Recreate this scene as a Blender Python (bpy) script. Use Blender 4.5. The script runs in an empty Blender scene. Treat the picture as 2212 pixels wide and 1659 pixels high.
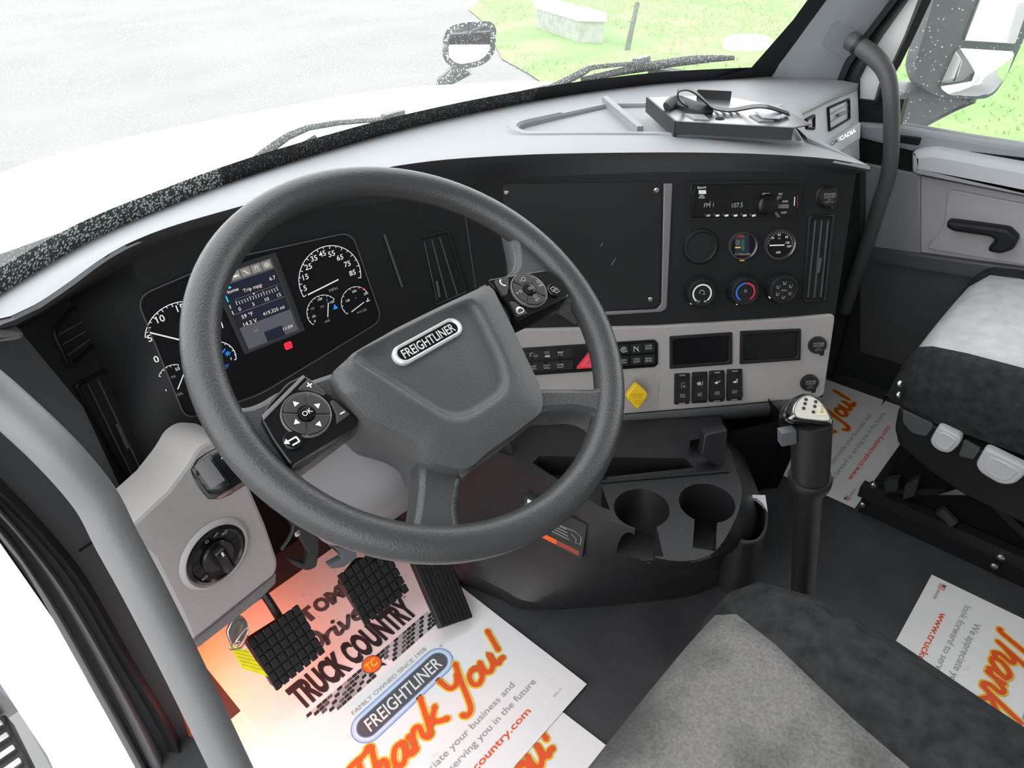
import bpy, math, random
from mathutils import Vector, Matrix, geometry
random.seed(7)
SC = bpy.context.scene
COL = SC.collection
V = Vector
rad = math.radians

# ------------------------------------------------------------------ camera, sky, exposure
CAM = V((-.372, -.490, 1.152))
YAW, PITCH, ROLL, FPX = rad(45.15), rad(35.35), rad(-3.44), 1500.0
_fw = V((math.sin(YAW)*math.cos(PITCH), math.cos(YAW)*math.cos(PITCH), -math.sin(PITCH)))
_rt = V((math.cos(YAW), -math.sin(YAW), 0)); _up = _rt.cross(_fw)
CR = math.cos(ROLL)*_rt + math.sin(ROLL)*_up
CU = -math.sin(ROLL)*_rt + math.cos(ROLL)*_up
cd = bpy.data.cameras.new('camera'); cam = bpy.data.objects.new('camera', cd); COL.objects.link(cam)
cd.sensor_width = 36; cd.lens = FPX/2212*36; cd.clip_start = .02; cd.clip_end = 500
_m = Matrix((CR, CU, -_fw)).transposed().to_4x4(); _m.translation = CAM; cam.matrix_world = _m
SC.camera = cam

SKY = 3.3
w = bpy.data.worlds.new('overcast_sky'); SC.world = w; w.use_nodes = True
nt = w.node_tree; bg = nt.nodes['Background']; bg.inputs['Strength'].default_value = SKY
bg.inputs['Color'].default_value = (.97, .985, 1, 1)
SC.view_settings.view_transform = 'Standard'; SC.view_settings.look = 'None'
SC.view_settings.exposure = 0.0; SC.view_settings.gamma = 1; SC.view_settings.use_curve_mapping = False
SC.cycles.max_bounces = 10; SC.cycles.diffuse_bounces = 5; SC.cycles.transparent_max_bounces = 16
SC.cycles.caustics_reflective = False; SC.cycles.caustics_refractive = False

# ------------------------------------------------------------------ measuring: a line of sight meets a real surface
def ray(x, y): return _fw + CR*((x-1106)/FPX) - CU*((y-829.5)/FPX)
def proj(p):
    d = p-CAM; k = FPX/d.dot(_fw); return V((1106+d.dot(CR)*k, 829.5-d.dot(CU)*k))
def at_d(x, y, d): return CAM + ray(x, y)*d
def at_z(x, y, z): r = ray(x, y); return CAM + r*((z-CAM.z)/r.z)
def at_x(x, y, X): r = ray(x, y); return CAM + r*((X-CAM.x)/r.x)
def at_y(x, y, Y): r = ray(x, y); return CAM + r*((Y-CAM.y)/r.y)

class Frame:
    """a flat working plane of the cab: o origin, u right, v up along the plane, n towards the driver"""
    def __init__(s, o, u, v):
        s.o = V(o); s.u = V(u).normalized(); s.v = V(v).normalized(); s.n = s.u.cross(s.v)
        s.M = Matrix((s.u, s.v, s.n)).transposed().to_4x4(); s.M.translation = s.o
    def l(s, x, y, h=0):
        r = ray(x, y); p0 = s.o + s.n*h
        p = CAM + r*((p0-CAM).dot(s.n)/r.dot(s.n)); d = p-s.o
        return V((d.dot(s.u), d.dot(s.v)))
    def ls(s, pts, h=0): return [s.l(x, y, h) for x, y in pts]
    def w(s, u, v, h=0): return s.o + s.u*u + s.v*v + s.n*h
    def at(s, x, y, h=0):
        q = s.l(x, y, h); return Frame(s.w(q.x, q.y, h), s.u, s.v)
def dashframe(a, b, o):
    a, b = rad(a), rad(b); u = V((math.cos(a), -math.sin(a), 0)); nn = V((math.sin(a), math.cos(a), 0))
    return Frame(o, u, V((0, 0, 1))*math.cos(b) + nn*math.sin(b))
WORLD = Frame((0, 0, 0), (1, 0, 0), (0, 1, 0))
T = rad(34.3)
WH = Frame((0, 0, .78), (1, 0, 0), (0, math.cos(T), math.sin(T)))
CS = dashframe(46, 14, (.707, .009, .711))
CL = dashframe(9, 6, at_d(575, 650, 1.0))
LV = dashframe(-5, 20, at_d(260, 930, .97))
HP = dashframe(-8, 0, at_d(465, 1195, .96))
MV = dashframe(28, 10, at_d(955, 570, 1.165))
PD = dashframe(0, 20, at_x(1850, 230, 1.29))

# ------------------------------------------------------------------ materials
def mat(name, col, rough=.5, metal=0, bump=0, bscale=300, spec=.5, var=0, vscale=20, emit=None, es=1, coat=0):
    m = bpy.data.materials.new(name); m.use_nodes = True; t = m.node_tree; b = t.nodes['Principled BSDF']
    b.inputs['Base Color'].default_value = (*col, 1); b.inputs['Roughness'].default_value = rough
    b.inputs['Metallic'].default_value = metal; b.inputs['Specular IOR Level'].default_value = spec
    if coat: b.inputs['Coat Weight'].default_value = coat; b.inputs['Coat Roughness'].default_value = .08
    if emit: b.inputs['Emission Color'].default_value = (*emit, 1); b.inputs['Emission Strength'].default_value = es
    if bump or var:
        tc = t.nodes.new('ShaderNodeTexCoord')
    if bump:
        n = t.nodes.new('ShaderNodeTexNoise'); n.inputs['Scale'].default_value = bscale; n.inputs['Detail'].default_value = 2
        bp = t.nodes.new('ShaderNodeBump'); bp.inputs['Strength'].default_value = bump; bp.inputs['Distance'].default_value = .001
        t.links.new(tc.outputs['Object'], n.inputs['Vector']); t.links.new(n.outputs['Fac'], bp.inputs['Height'])
        t.links.new(bp.outputs['Normal'], b.inputs['Normal'])
    if var:
        n = t.nodes.new('ShaderNodeTexNoise'); n.inputs['Scale'].default_value = vscale; n.inputs['Detail'].default_value = 6
        r = t.nodes.new('ShaderNodeValToRGB'); r.color_ramp.elements[0].position = .3; r.color_ramp.elements[1].position = .7
        r.color_ramp.elements[0].color = (*[c*(1-var) for c in col], 1); r.color_ramp.elements[1].color = (*[min(1, c*(1+var)) for c in col], 1)
        t.links.new(tc.outputs['Object'], n.inputs['Vector']); t.links.new(n.outputs['Fac'], r.inputs['Fac'])
        t.links.new(r.outputs['Color'], b.inputs['Base Color'])
    return m
DASHTOP = mat('slate_grey_dash_plastic', (.262, .271, .287), .55, bump=.25, bscale=700)
CHAR = mat('charcoal_plastic', (.028, .030, .032), .55, bump=.3, bscale=700, spec=.35)
BLACK = mat('black_plastic', (.0105, .011, .012), .5, spec=.3)
DARKER = mat('matt_black', (.005, .005, .0055), .8, spec=.15)
GLOSSB = mat('gloss_black', (.006, .006, .007), .2, spec=.4)
LENS = mat('smoked_lens', (.009, .009, .010), .25, spec=.2)
WHEEL = mat('wheel_leather_grey', (.050, .0525, .055), .34, bump=.5, bscale=520, spec=.5)
HUBM = mat('hub_vinyl_grey', (.058, .061, .063), .42, bump=.5, bscale=650, spec=.5)
BEIGE = mat('warm_grey_trim', (.37, .345, .335), .5, bump=.3, bscale=800, spec=.35)
SHROUD = mat('column_grey', (.16, .152, .158), .5, bump=.2, bscale=800)
GREYP = mat('mid_grey_plastic', (.26, .26, .272), .5, bump=.2, bscale=700)
DGREY = mat('dark_grey_plastic', (.075, .077, .082), .5, bump=.2, bscale=700)
CONS = mat('console_plastic', (.016, .016, .0175), .42, bump=.3, bscale=600, spec=.45)
LTGREY = mat('light_grey_plastic', (.55, .565, .60), .45)
DOORG = mat('door_recess_grey', (.42, .41, .42), .55, bump=.2, bscale=700)
PILLAR = mat('pillar_grey_vinyl', (.30, .315, .35), .6, bump=.2, bscale=600)
RUBBER = mat('black_rubber', (.014, .014, .015), .45, spec=.4)
SEAL = mat('door_seal_rubber', (.10, .096, .10), .55)
FLOORM = mat('rubber_floor', (.047, .048, .053), .75, bump=.5, bscale=400, var=.25, vscale=9)
FABB = mat('black_velour', (.030, .033, .034), .95, bump=.8, bscale=900, spec=.1, var=.35, vscale=60)
FABG = mat('grey_velour', (.36, .35, .345), .95, bump=.8, bscale=900, spec=.1, var=.25, vscale=14)
PAPER = mat('white_paper', (.92, .90, .91), .6)
def smudge(m):
    t = m.node_tree; b = t.nodes['Principled BSDF']; tc = t.nodes.new('ShaderNodeTexCoord'); n = t.nodes.new('ShaderNodeTexNoise'); n.inputs['Scale'].default_value = 13; n.inputs['Detail'].default_value = 8; n.inputs['Roughness'].default_value = .7
    r = t.nodes.new('ShaderNodeValToRGB'); e = r.color_ramp.elements; e[0].position = .62; e[0].color = (.92, .90, .91, 1); e[1].position = .74; e[1].color = (.62, .52, .46, 1)
    t.links.new(tc.outputs['Object'], n.inputs['Vector']); t.links.new(n.outputs['Fac'], r.inputs['Fac']); t.links.new(r.outputs['Color'], b.inputs['Base Color'])
smudge(PAPER)
WHITE = mat('white_print', (.85, .85, .85), .6)
WGLOW = mat('white_backlit', (.7, .7, .7), .5, emit=(1, 1, 1), es=.35)
DIMW = mat('dim_white_print', (.42, .42, .42), .6)
AMBW = mat('warm_backlit', (.6, .55, .5), .5, emit=(1, .85, .7), es=.5)
SATP = mat('satin_metal_plate', (.30, .30, .31), .28, .85)
BEZ = mat('gauge_bezel', (.10, .10, .105), .18, .6)
LETTER = mat('satin_silver_letter', (.72, .72, .73), .3, .25)
HANDLE = mat('grab_handle_grey', (.19, .19, .20), .45, bump=.2, bscale=700)
CHROME = mat('chrome', (.8, .8, .82), .12, 1)
STEEL = mat('zinc_steel', (.55, .54, .52), .3, 1)
SILVER = mat('silver_paint', (.20, .19, .21), .4, .3)
YEL = mat('yellow_plastic', (.80, .52, .01), .4)
YELTAG = mat('yellow_tag_card', (.75, .68, .01), .5, var=.1, vscale=90)
RED = mat('hazard_red', (.75, .03, .06), .3, emit=(1, .03, .08), es=.12)
REDI = mat('red_telltale', (.6, .01, .02), .4, emit=(1, .02, .06), es=1.0)
BLUEI = mat('blue_backlit', (.02, .2, .6), .4, emit=(.02, .25, .8), es=.5)
CYANI = mat('cyan_backlit', (.02, .5, .8), .4, emit=(.02, .55, .9), es=.6)
SCR1 = mat('screen_grey', (.06, .06, .07), .3, emit=(.75, .75, .95), es=.07)
SCR2 = mat('screen_navy', (.01, .012, .02), .3, emit=(.3, .4, .8), es=.02)
TABC = mat('screen_tab', (.2, .19, .17), .3, emit=(1, .9, .75), es=.13)
ORTXT = mat('print_red_orange', (.86, .10, .02), .6)
YLTXT = mat('print_yellow', (.95, .60, .05), .6)
GRTXT = mat('print_grey', (.36, .36, .37), .6)
BKTXT = mat('print_black', (.03, .025, .03), .6)
BLTXT = mat('print_blue', (.20, .36, .75), .5)
LBTXT = mat('print_pale_blue', (.55, .68, .90), .5)
DKTXT = mat('print_dark_grey', (.10, .10, .11), .6)
TCRED = mat('print_orange', (.85, .16, .02), .6)
ORLAB = mat('label_orange', (.85, .13, .02), .5)
RDLAB = mat('label_dull_red', (.30, .05, .03), .5)
BODY = mat('white_truck_paint', (.80, .80, .81), .25, coat=.5)
MHOUS = mat('mirror_housing_grey', (.10, .11, .125), .45)
MGLASS = mat('mirror_glass', (.9, .9, .92), .03, 1)
CONCR = mat('pale_concrete', (.72, .72, .70), .9, var=.1, vscale=4)
CONCD = mat('weathered_concrete', (.36, .37, .34), .9, var=.2, vscale=6)
POST = mat('weathered_post', (.10, .11, .09), .9)
def pavement_mat():
    return mat('wet_pale_concrete', (.212, .210, .207), .8, var=.1, vscale=.5)
PAVE = pavement_mat()
GRASS = mat('lawn', (.215, .36, .115), .9, var=.3, vscale=.8)
BLADE = mat('grass_blade', (.29, .49, .14), .8, var=.2, vscale=2)
CEIL = mat('roof_lining', (.42, .415, .41), .9)

def wetglass(name, veil, drops):
    m = bpy.data.materials.new(name); m.use_nodes = True; t = m.node_tree
    for n in list(t.nodes): t.nodes.remove(n)
    N = t.nodes.new; L = t.links.new
    out = N('ShaderNodeOutputMaterial'); tr = N('ShaderNodeBsdfTransparent'); tr.inputs['Color'].default_value = (.96, .98, .97, 1)
    gl = N('ShaderNodeBsdfGlossy'); gl.inputs['Roughness'].default_value = .02
    fr = N('ShaderNodeFresnel'); fr.inputs['IOR'].default_value = 1.25
    mx = N('ShaderNodeMixShader'); L(fr.outputs[0], mx.inputs[0]); L(tr.outputs[0], mx.inputs[1]); L(gl.outputs[0], mx.inputs[2])
    tl = N('ShaderNodeBsdfTranslucent'); tl.inputs['Color'].default_value = (.9, .93, .92, 1)
    tc = N('ShaderNodeTexCoord'); vo = N('ShaderNodeTexVoronoi'); vo.inputs['Scale'].default_value = 260
    no = N('ShaderNodeTexNoise'); no.inputs['Scale'].default_value = 14
    L(tc.outputs['Object'], vo.inputs['Vector']); L(tc.outputs['Object'], no.inputs['Vector'])
    # a film of water everywhere, denser where drops sit
    r = N('ShaderNodeValToRGB'); r.color_ramp.elements[0].position = .16; r.color_ramp.elements[0].color = (1, 1, 1, 1)
    r.color_ramp.elements[1].position = .34; r.color_ramp.elements[1].color = (0, 0, 0, 1)
    L(vo.outputs['Distance'], r.inputs['Fac'])
    r2 = N('ShaderNodeValToRGB'); r2.color_ramp.elements[0].position = .38; r2.color_ramp.elements[1].position = .55
    L(no.outputs['Fac'], r2.inputs['Fac'])
    mu = N('ShaderNodeMath'); mu.operation = 'MULTIPLY'; L(r.outputs[0], mu.inputs[0]); L(r2.outputs[0], mu.inputs[1])
    ma = N('ShaderNodeMath'); ma.operation = 'MULTIPLY_ADD'; L(mu.outputs[0], ma.inputs[0])
    ma.inputs[1].default_value = drops; ma.inputs[2].default_value = veil
    m2 = N('ShaderNodeMixShader'); L(ma.outputs[0], m2.inputs[0]); L(mx.outputs[0], m2.inputs[1]); L(tl.outputs[0], m2.inputs[2])
    L(m2.outputs[0], out.inputs[0]); return m
WGLASS = wetglass('wet_windshield_glass', .06, .22)
DGLASS = wetglass('door_glass', .02, .05)
def speckled(name, base, drop, scale, lo, hi):
    m = mat(name, base, .35); t = m.node_tree; b = t.nodes['Principled BSDF']
    tc = t.nodes.new('ShaderNodeTexCoord'); vo = t.nodes.new('ShaderNodeTexVoronoi'); vo.inputs['Scale'].default_value = scale
    r = t.nodes.new('ShaderNodeValToRGB'); r.color_ramp.elements[0].position = lo; r.color_ramp.elements[1].position = hi
    r.color_ramp.elements[0].color = (*drop, 1); r.color_ramp.elements[1].color = (*base, 1)
    t.links.new(tc.outputs['Object'], vo.inputs['Vector']); t.links.new(vo.outputs['Distance'], r.inputs['Fac'])
    t.links.new(r.outputs['Color'], b.inputs['Base Color']); return m
FRIT = speckled('wet_black_frit', (.05, .055, .055), (.8, .85, .83), 230, .28, .5)
WETBLK = speckled('wet_black_wiper', (.03, .035, .035), (.6, .65, .63), 240, .15, .35)
WETMIR = speckled('wet_mirror_housing', (.10, .11, .125), (.8, .85, .85), 90, .10, .2)
WETFEN = speckled('wet_fender_mirror_shell', (.035, .045, .045), (.6, .65, .62), 120, .2, .42)

FRIT2 = speckled('wet_black_frit_clear', (.02, .022, .022), (.6, .65, .63), 230, .12, .3)
# fabric stains on the driver's seat
def stained():
    m = mat('stained_grey_velour', (.40, .385, .375), .95, bump=.8, bscale=900, spec=.1); t = m.node_tree; b = t.nodes['Principled BSDF']
    tc = t.nodes.new('ShaderNodeTexCoord')
    n1 = t.nodes.new('ShaderNodeTexNoise'); n1.inputs['Scale'].default_value = 9; n1.inputs['Detail'].default_value = 5
    n2 = t.nodes.new('ShaderNodeTexNoise'); n2.inputs['Scale'].default_value = 260; n2.inputs['Detail'].default_value = 3
    r1 = t.nodes.new('ShaderNodeValToRGB'); r1.color_ramp.elements[0].position = .36; r1.color_ramp.elements[1].position = .56
    r1.color_ramp.elements[0].color = (.115, .112, .11, 1); r1.color_ramp.elements[1].color = (.225, .217, .21, 1)
    r2 = t.nodes.new('ShaderNodeValToRGB'); r2.color_ramp.elements[0].position = .3; r2.color_ramp.elements[1].position = .7
    r2.color_ramp.elements[0].color = (.72, .72, .72, 1); r2.color_ramp.elements[1].color = (1.1, 1.1, 1.1, 1)
    mx = t.nodes.new('ShaderNodeMix'); mx.data_type = 'RGBA'; mx.blend_type = 'MULTIPLY'; mx.inputs[0].default_value = 1
    L = t.links.new
    L(tc.outputs['Object'], n1.inputs['Vector']); L(tc.outputs['Object'], n2.inputs['Vector'])
    L(n1.outputs['Fac'], r1.inputs['Fac']); L(n2.outputs['Fac'], r2.inputs['Fac'])
    L(r1.outputs['Color'], mx.inputs[6]); L(r2.outputs['Color'], mx.inputs[7]); L(mx.outputs[2], b.inputs['Base Color']); return m
STAIN = stained()

# ------------------------------------------------------------------ mesh building
def rounded(pts, r, seg=5):
    out = []; n = len(pts); rr = r if isinstance(r, (list, tuple)) else [r]*n
    for i in range(n):
        p, a, c = V(pts[i]), V(pts[i-1]), V(pts[(i+1) % n]); d1 = (a-p); d2 = (c-p); R = rr[i]
        if R <= 0: out.append(p); continue
        R = min(R, d1.length*.48, d2.length*.48); p1 = p+d1.normalized()*R; p2 = p+d2.normalized()*R
        for k in range(seg+1):
            t = k/seg; out.append(p1*(1-t)**2 + p*2*t*(1-t) + p2*t*t)
    return out
def rect(w, h, cx=0, cy=0): return [V((cx-w/2, cy-h/2)), V((cx+w/2, cy-h/2)), V((cx+w/2, cy+h/2)), V((cx-w/2, cy+h/2))]
def circle(r, n=28, cx=0, cy=0, a0=0, a1=2*math.pi, closed=True):
    m = n if closed else n+1
    return [V((cx+r*math.cos(a0+(a1-a0)*i/n), cy+r*math.sin(a0+(a1-a0)*i/n))) for i in range(m)]
def stadium(L, h, n=10):
    r = h/2; a = L/2-r
    return circle(r, n, a, 0, -math.pi/2, math.pi/2, False) + circle(r, n, -a, 0, math.pi/2, 1.5*math.pi, False)
def area(p): return sum(p[i].x*p[(i+1) % len(p)].y - p[(i+1) % len(p)].x*p[i].y for i in range(len(p)))/2
def inset(pts, d):
    n = len(pts); out = []
    for i in range(n):
        a, p, c = pts[i-1], pts[i], pts[(i+1) % n]
        e1 = (p-a); e2 = (c-p)
        if e1.length < 1e-9: e1 = e2
        if e2.length < 1e-9: e2 = e1
        n1 = V((-e1.y, e1.x)).normalized(); n2 = V((-e2.y, e2.x)).normalized(); m = n1+n2
        m = m.normalized() if m.length > 1e-6 else n1
        out.append(p + m*d/max(.5, m.dot(n1)))
    return out
def spline(pts, k=6, closed=False):
    pts = [V(p) for p in pts]; n = len(pts); out = []
    for i in range(n if closed else n-1):
        g = (lambda j: pts[j % n]) if closed else (lambda j: pts[max(0, min(n-1, j))])
        a, b, c, d = g(i-1), g(i), g(i+1), g(i+2)
        for j in range(k):
            t = j/k
            out.append(b*1.0 + (c-a)*(.5*t) + (a*2-b*5+c*4-d)*(.5*t*t) + (b*3-a-c*3+d)*(.5*t*t*t))
    if not closed: out.append(pts[-1])
    return out

_fontcache = {}
def textmesh(s, bold=0, shear=0):
    k = (s, bold, shear)
    if k not in _fontcache:
        c = bpy.data.curves.new('t', 'FONT'); c.body = s; c.size = 1; c.align_x = 'CENTER'; c.align_y = 'CENTER'
        c.resolution_u = 3; c.offset = bold; c.shear = shear; c.fill_mode = 'FRONT'
        o = bpy.data.objects.new('t', c); me = o.to_mesh()
        vs = [v.co.copy() for v in me.vertices]; fs = [tuple(p.vertices) for p in me.polygons]
        o.to_mesh_clear(); bpy.data.objects.remove(o); bpy.data.curves.remove(c)
        if vs:
            x0 = min(v.x for v in vs); x1 = max(v.x for v in vs); y0 = min(v.y for v in vs); y1 = max(v.y for v in vs)
        else: x0 = x1 = y0 = y1 = 0
        _fontcache[k] = (vs, fs, x0, x1, y0, y1)
    return _fontcache[k]

class B:
    def __init__(s): s.v = []; s.f = []; s.mi = []; s.m = []
    def add(s, vs, fs, m):
        if m not in s.m: s.m.append(m)
        k = s.m.index(m); o = len(s.v); s.v += [V(v).to_3d() for v in vs]
        for f in fs: s.f.append([i+o for i in f]); s.mi.append(k)
        return s
    def poly(s, pts, m, z=0):
        pts = [V((p[0], p[1])) for p in pts]
        if area(pts) < 0: pts = pts[::-1]
        v3 = [V((p.x, p.y, 0)) for p in pts]
        tri = geometry.tessellate_polygon([v3]); ts = []
        for t in tri:
            a, b, c = (pts[i] for i in t)
            ts.append(t if (b-a).cross(c-a) > 0 else (t[0], t[2], t[1]))
        return s.add([V((p.x, p.y, z)) for p in pts], ts, m)
    def prism(s, pts, z0, z1, m, bev=0, bottom=True, mtop=None):
        pts = [V((p[0], p[1])) for p in pts]
        if area(pts) < 0: pts = pts[::-1]
        n = len(pts); rings = [(pts, z0)]
        if bev:
            rings += [(pts, z1-bev), (inset(pts, bev*.3), z1-bev*.3), (inset(pts, bev), z1)]
        else: rings += [(pts, z1)]
        vs = [V((p.x, p.y, z)) for r, z in rings for p in r]; fs = []
        for k in range(len(rings)-1):
            for i in range(n):
                j = (i+1) % n; fs.append([k*n+i, k*n+j, (k+1)*n+j, (k+1)*n+i])
        s.add(vs, fs, m); s.poly(rings[-1][0], mtop or m, z1)
        if bottom:
            t = B(); t.poly(pts, m, z0); s.add(t.v, [f[::-1] for f in t.f], m)
        return s
    def ringprism(s, outer, inner, z0, z1, m, bev=0):
        n = len(outer); vs = []
        rs = [(outer, z0), (outer, z1-bev), (inset(outer, bev), z1) if bev else (outer, z1), (inset(inner, -bev), z1) if bev else (inner, z1), (inner, z1-bev), (inner, z0)]
        for r, z in rs: vs += [V((p.x, p.y, z)) for p in r]
        fs = [[k*n+i, k*n+(i+1) % n, (k+1)*n+(i+1) % n, (k+1)*n+i] for k in range(len(rs)-1) for i in range(n)]
        return s.add(vs, fs, m)
    def box(s, c, d, m, bev=0):
        q = B(); q.prism(rounded(rect(d[0], d[1]), bev, 2) if bev else rect(d[0], d[1]), -d[2]/2, d[2]/2, m, bev*.6)
        return s.add([v+V(c) for v in q.v], q.f, m)
    def obox(s, p0, ax, ay, az, m):
        p0, ax, ay, az = V(p0), V(ax), V(ay), V(az)
        vs = [p0+ax*i+ay*j+az*k for k in (0, 1) for j in (0, 1) for i in (0, 1)]
        fs = [[0, 2, 3, 1], [4, 5, 7, 6], [0, 1, 5, 4], [2, 6, 7, 3], [0, 4, 6, 2], [1, 3, 7, 5]]
        if ax.cross(ay).dot(az) < 0: fs = [f[::-1] for f in fs]
        return s.add(vs, fs, m)
    def loft(s, rings, m, closed=True, c0=True, c1=True):
        n = len(rings[0]); vs = [p for r in rings for p in r]; fs = []
        for k in range(len(rings)-1):
            for i in range(n if closed else n-1):
                j = (i+1) % n; fs.append([k*n+i, k*n+j, (k+1)*n+j, (k+1)*n+i])
        if closed and c0: fs.append(list(range(n))[::-1])
        if closed and c1: fs.append([(len(rings)-1)*n+i for i in range(n)])
        return s.add(vs, fs, m)
    def tube(s, path, r, m, n=12, k=1, sy=1):
        path = [V(p) for p in path]
        if k > 1: path = spline(path, k)
        N = len(path); rr = r if isinstance(r, (list, tuple)) else [r]*N
        if len(rr) != N: rr = [rr[min(len(rr)-1, int(i*(len(rr)-1)/(N-1)))]*(1-(i*(len(rr)-1)/(N-1)) % 1) + rr[min(len(rr)-1, int(i*(len(rr)-1)/(N-1))+1)]*((i*(len(rr)-1)/(N-1)) % 1) for i in range(N)]
        rings = []; up = None
        for i, p in enumerate(path):
            d = (path[min(N-1, i+1)]-path[max(0, i-1)]).normalized()
            if up is None: up = d.orthogonal().normalized()
            up = (up-d*up.dot(d)).normalized(); sd = d.cross(up)
            rings.append([p + (up*math.cos(2*math.pi*j/n) + sd*math.sin(2*math.pi*j/n)*sy)*rr[i] for j in range(n)])
        return s.loft(rings, m)
    def lathe(s, prof, m, n=32, c=(0, 0, 0)):
        vs = []; fs = []; c = V(c)
        for r, z in prof:
            for i in range(n):
                a = 2*math.pi*i/n; vs.append(c+V((r*math.cos(a), r*math.sin(a), z)))
        for k in range(len(prof)-1):
            for i in range(n):
                j = (i+1) % n; fs.append([k*n+i, k*n+j, (k+1)*n+j, (k+1)*n+i])
        if prof[-1][0] > 1e-6: fs.append([(len(prof)-1)*n+i for i in range(n)])
        return s.add(vs, fs, m)
    def text(s, t, pos, size, m, z=.0006, bold=0, shear=0, sx=1, fit=None, rot=0, h=None):
        vs, fs, x0, x1, y0, y1 = textmesh(t, bold, shear)
        if not vs: return s
        cx, cy = (x0+x1)/2, (y0+y1)/2
        if h: size = h/(y1-y0)
        kx = size*sx
        if fit: kx = fit/(x1-x0)
        c, q = math.cos(rot), math.sin(rot); out = []
        for v in vs:
            a, b = (v.x-cx)*kx, (v.y-cy)*size
            out.append(V((pos[0]+a*c-b*q, pos[1]+a*q+b*c, z)))
        return s.add(out, fs, m)
    def ribbon(s, pts, wd, m, z=.0006, closed=False):
        pts = [V((p[0], p[1])) for p in pts]; n = len(pts); L = []; R = []
        for i, p in enumerate(pts):
            d = pts[(i+1) % n if closed else min(n-1, i+1)] - pts[i-1 if (closed or i) else 0]
            d = d.normalized() if d.length else V((1, 0)); o = V((-d.y, d.x))*wd*.5
            L.append(p+o); R.append(p-o)
        vs = [V((p.x, p.y, z)) for p in L+R]; k = n if closed else n-1
        fs = [[n+i, n+(i+1) % n, (i+1) % n, i] for i in range(k)]
        s.add(vs, fs, m)
        if not closed:
            for p in (pts[0], pts[-1]): s.poly(circle(wd*.5, 8, p.x, p.y), m, z)
        return s
    def arc(s, c, r, a0, a1, wd, m, z=.0006, n=32): return s.ribbon(circle(r, n, c[0], c[1], a0, a1, False), wd, m, z)
    def bar(s, a, b, wd, m, z=.0006): 
        a, b = V((a[0], a[1])), V((b[0], b[1])); d = (b-a).normalized(); o = V((-d.y, d.x))*wd*.5
        return s.poly([a-o, b-o, b+o, a+o], m, z)
    def shift(s, M): s.v = [M @ v for v in s.v]; return s
    def obj(s, name, parent=None, frame=None, smooth=35):
        me = bpy.data.meshes.new(name); me.from_pydata([tuple(v) for v in s.v], [], s.f)
        for m in s.m: me.materials.append(m)
        me.polygons.foreach_set('material_index', s.mi)
        if smooth:
            me.shade_smooth(); me.set_sharp_from_angle(angle=rad(smooth))
        o = bpy.data.objects.new(name, me); COL.objects.link(o)
        if parent: o.parent = parent
        elif frame: o.matrix_world = frame.M
        return o
def tag(o, label, cat, group=None):
    o['label'] = label; o['category'] = cat
    if group: o['group'] = group
    return o
def thing(name, label, cat, frame=WORLD, group=None):
    o = bpy.data.objects.new(name, None); COL.objects.link(o); o.matrix_world = frame.M; o.empty_display_size = .02
    return tag(o, label, cat, group)
def structure(o): o['kind'] = 'structure'; return o
def solid(pts_w, thick, m, b=None):
    """a plate through world points, thickened away along its own normal"""
    b = b or B(); c = sum(pts_w, V())/len(pts_w)
    n = V()
    for i in range(len(pts_w)): n += (pts_w[i]-c).cross(pts_w[(i+1) % len(pts_w)]-c)
    n.normalize(); k = len(pts_w)
    if n.dot(CAM-c) < 0: pts_w = pts_w[::-1]; n = -n
    vs = pts_w + [p-n*thick for p in pts_w]
    fs = [list(range(k)), [k+i for i in range(k)][::-1]] + [[(i+1) % k, i, k+i, k+(i+1) % k] for i in range(k)]
    return b.add(vs, fs, m)
def boolean(o, cutters, op='DIFFERENCE'):
    for c in cutters:
        md = o.modifiers.new('b', 'BOOLEAN'); md.object = c; md.operation = op; md.solver = 'EXACT'
    dg = bpy.context.evaluated_depsgraph_get(); me = bpy.data.meshes.new_from_object(o.evaluated_get(dg))
    o.modifiers.clear(); old = o.data; o.data = me; bpy.data.meshes.remove(old)
    o.data.shade_smooth(); o.data.set_sharp_from_angle(angle=rad(35))
    for c in cutters: bpy.data.objects.remove(c)
def polyring(poly, c, n):
    out = []; m = len(poly)
    for k in range(n):
        a = 2*math.pi*k/n; d = V((math.cos(a), math.sin(a))); best = 0
        for i in range(m):
            p, q = poly[i]-c, poly[(i+1) % m]-c; e = q-p; den = d.cross(e)
            if abs(den) < 1e-12: continue
            t = p.cross(e)/den; s = p.cross(d)/den
            if t > 0 and -1e-6 <= s <= 1+1e-6: best = max(best, t)
        out.append(c+d*best)
    return out
# ------------------------------------------------------------------ the scene
# ================================================================== outside
GZ = -1.35
b = B(); b.add([V((-60, -60, GZ)), V((90, -60, GZ)), V((90, 90, GZ)), V((-60, 90, GZ))], [[0, 1, 2, 3]], PAVE)
structure(b.obj('ground'))
edge = [at_z(1180, 187, GZ), at_z(1140, 160, GZ), at_z(1085, 130, GZ), at_z(1068, 95, GZ), at_z(1045, 50, GZ), at_z(1012, 22, GZ), at_z(1038, 2, GZ)]
lawn = [V((5.2, -40, 0)), V((5.6, -2, 0)), V((6.3, 3, 0))] + edge + [V((24, 22, 0)), V((40, 32, 0)), V((88, 60, 0)), V((88, -40, 0))]
lawn2 = [V((p.x, p.y)) for p in lawn]
b = B(); b.poly(lawn2, GRASS, GZ+.02)
o = b.obj('lawn'); structure(o)
def inside(p, poly):
    c = False; n = len(poly)
    for i in range(n):
        a, q = poly[i], poly[i-1]
        if (a.y > p.y) != (q.y > p.y) and p.x < (q.x-a.x)*(p.y-a.y)/(q.y-a.y)+a.x: c = not c
    return c
_c = [at_z(*q, GZ) for q in ((1160, 62), (1250, 94), (1303, 96), (1612, 108), (1353, 112))]
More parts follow.
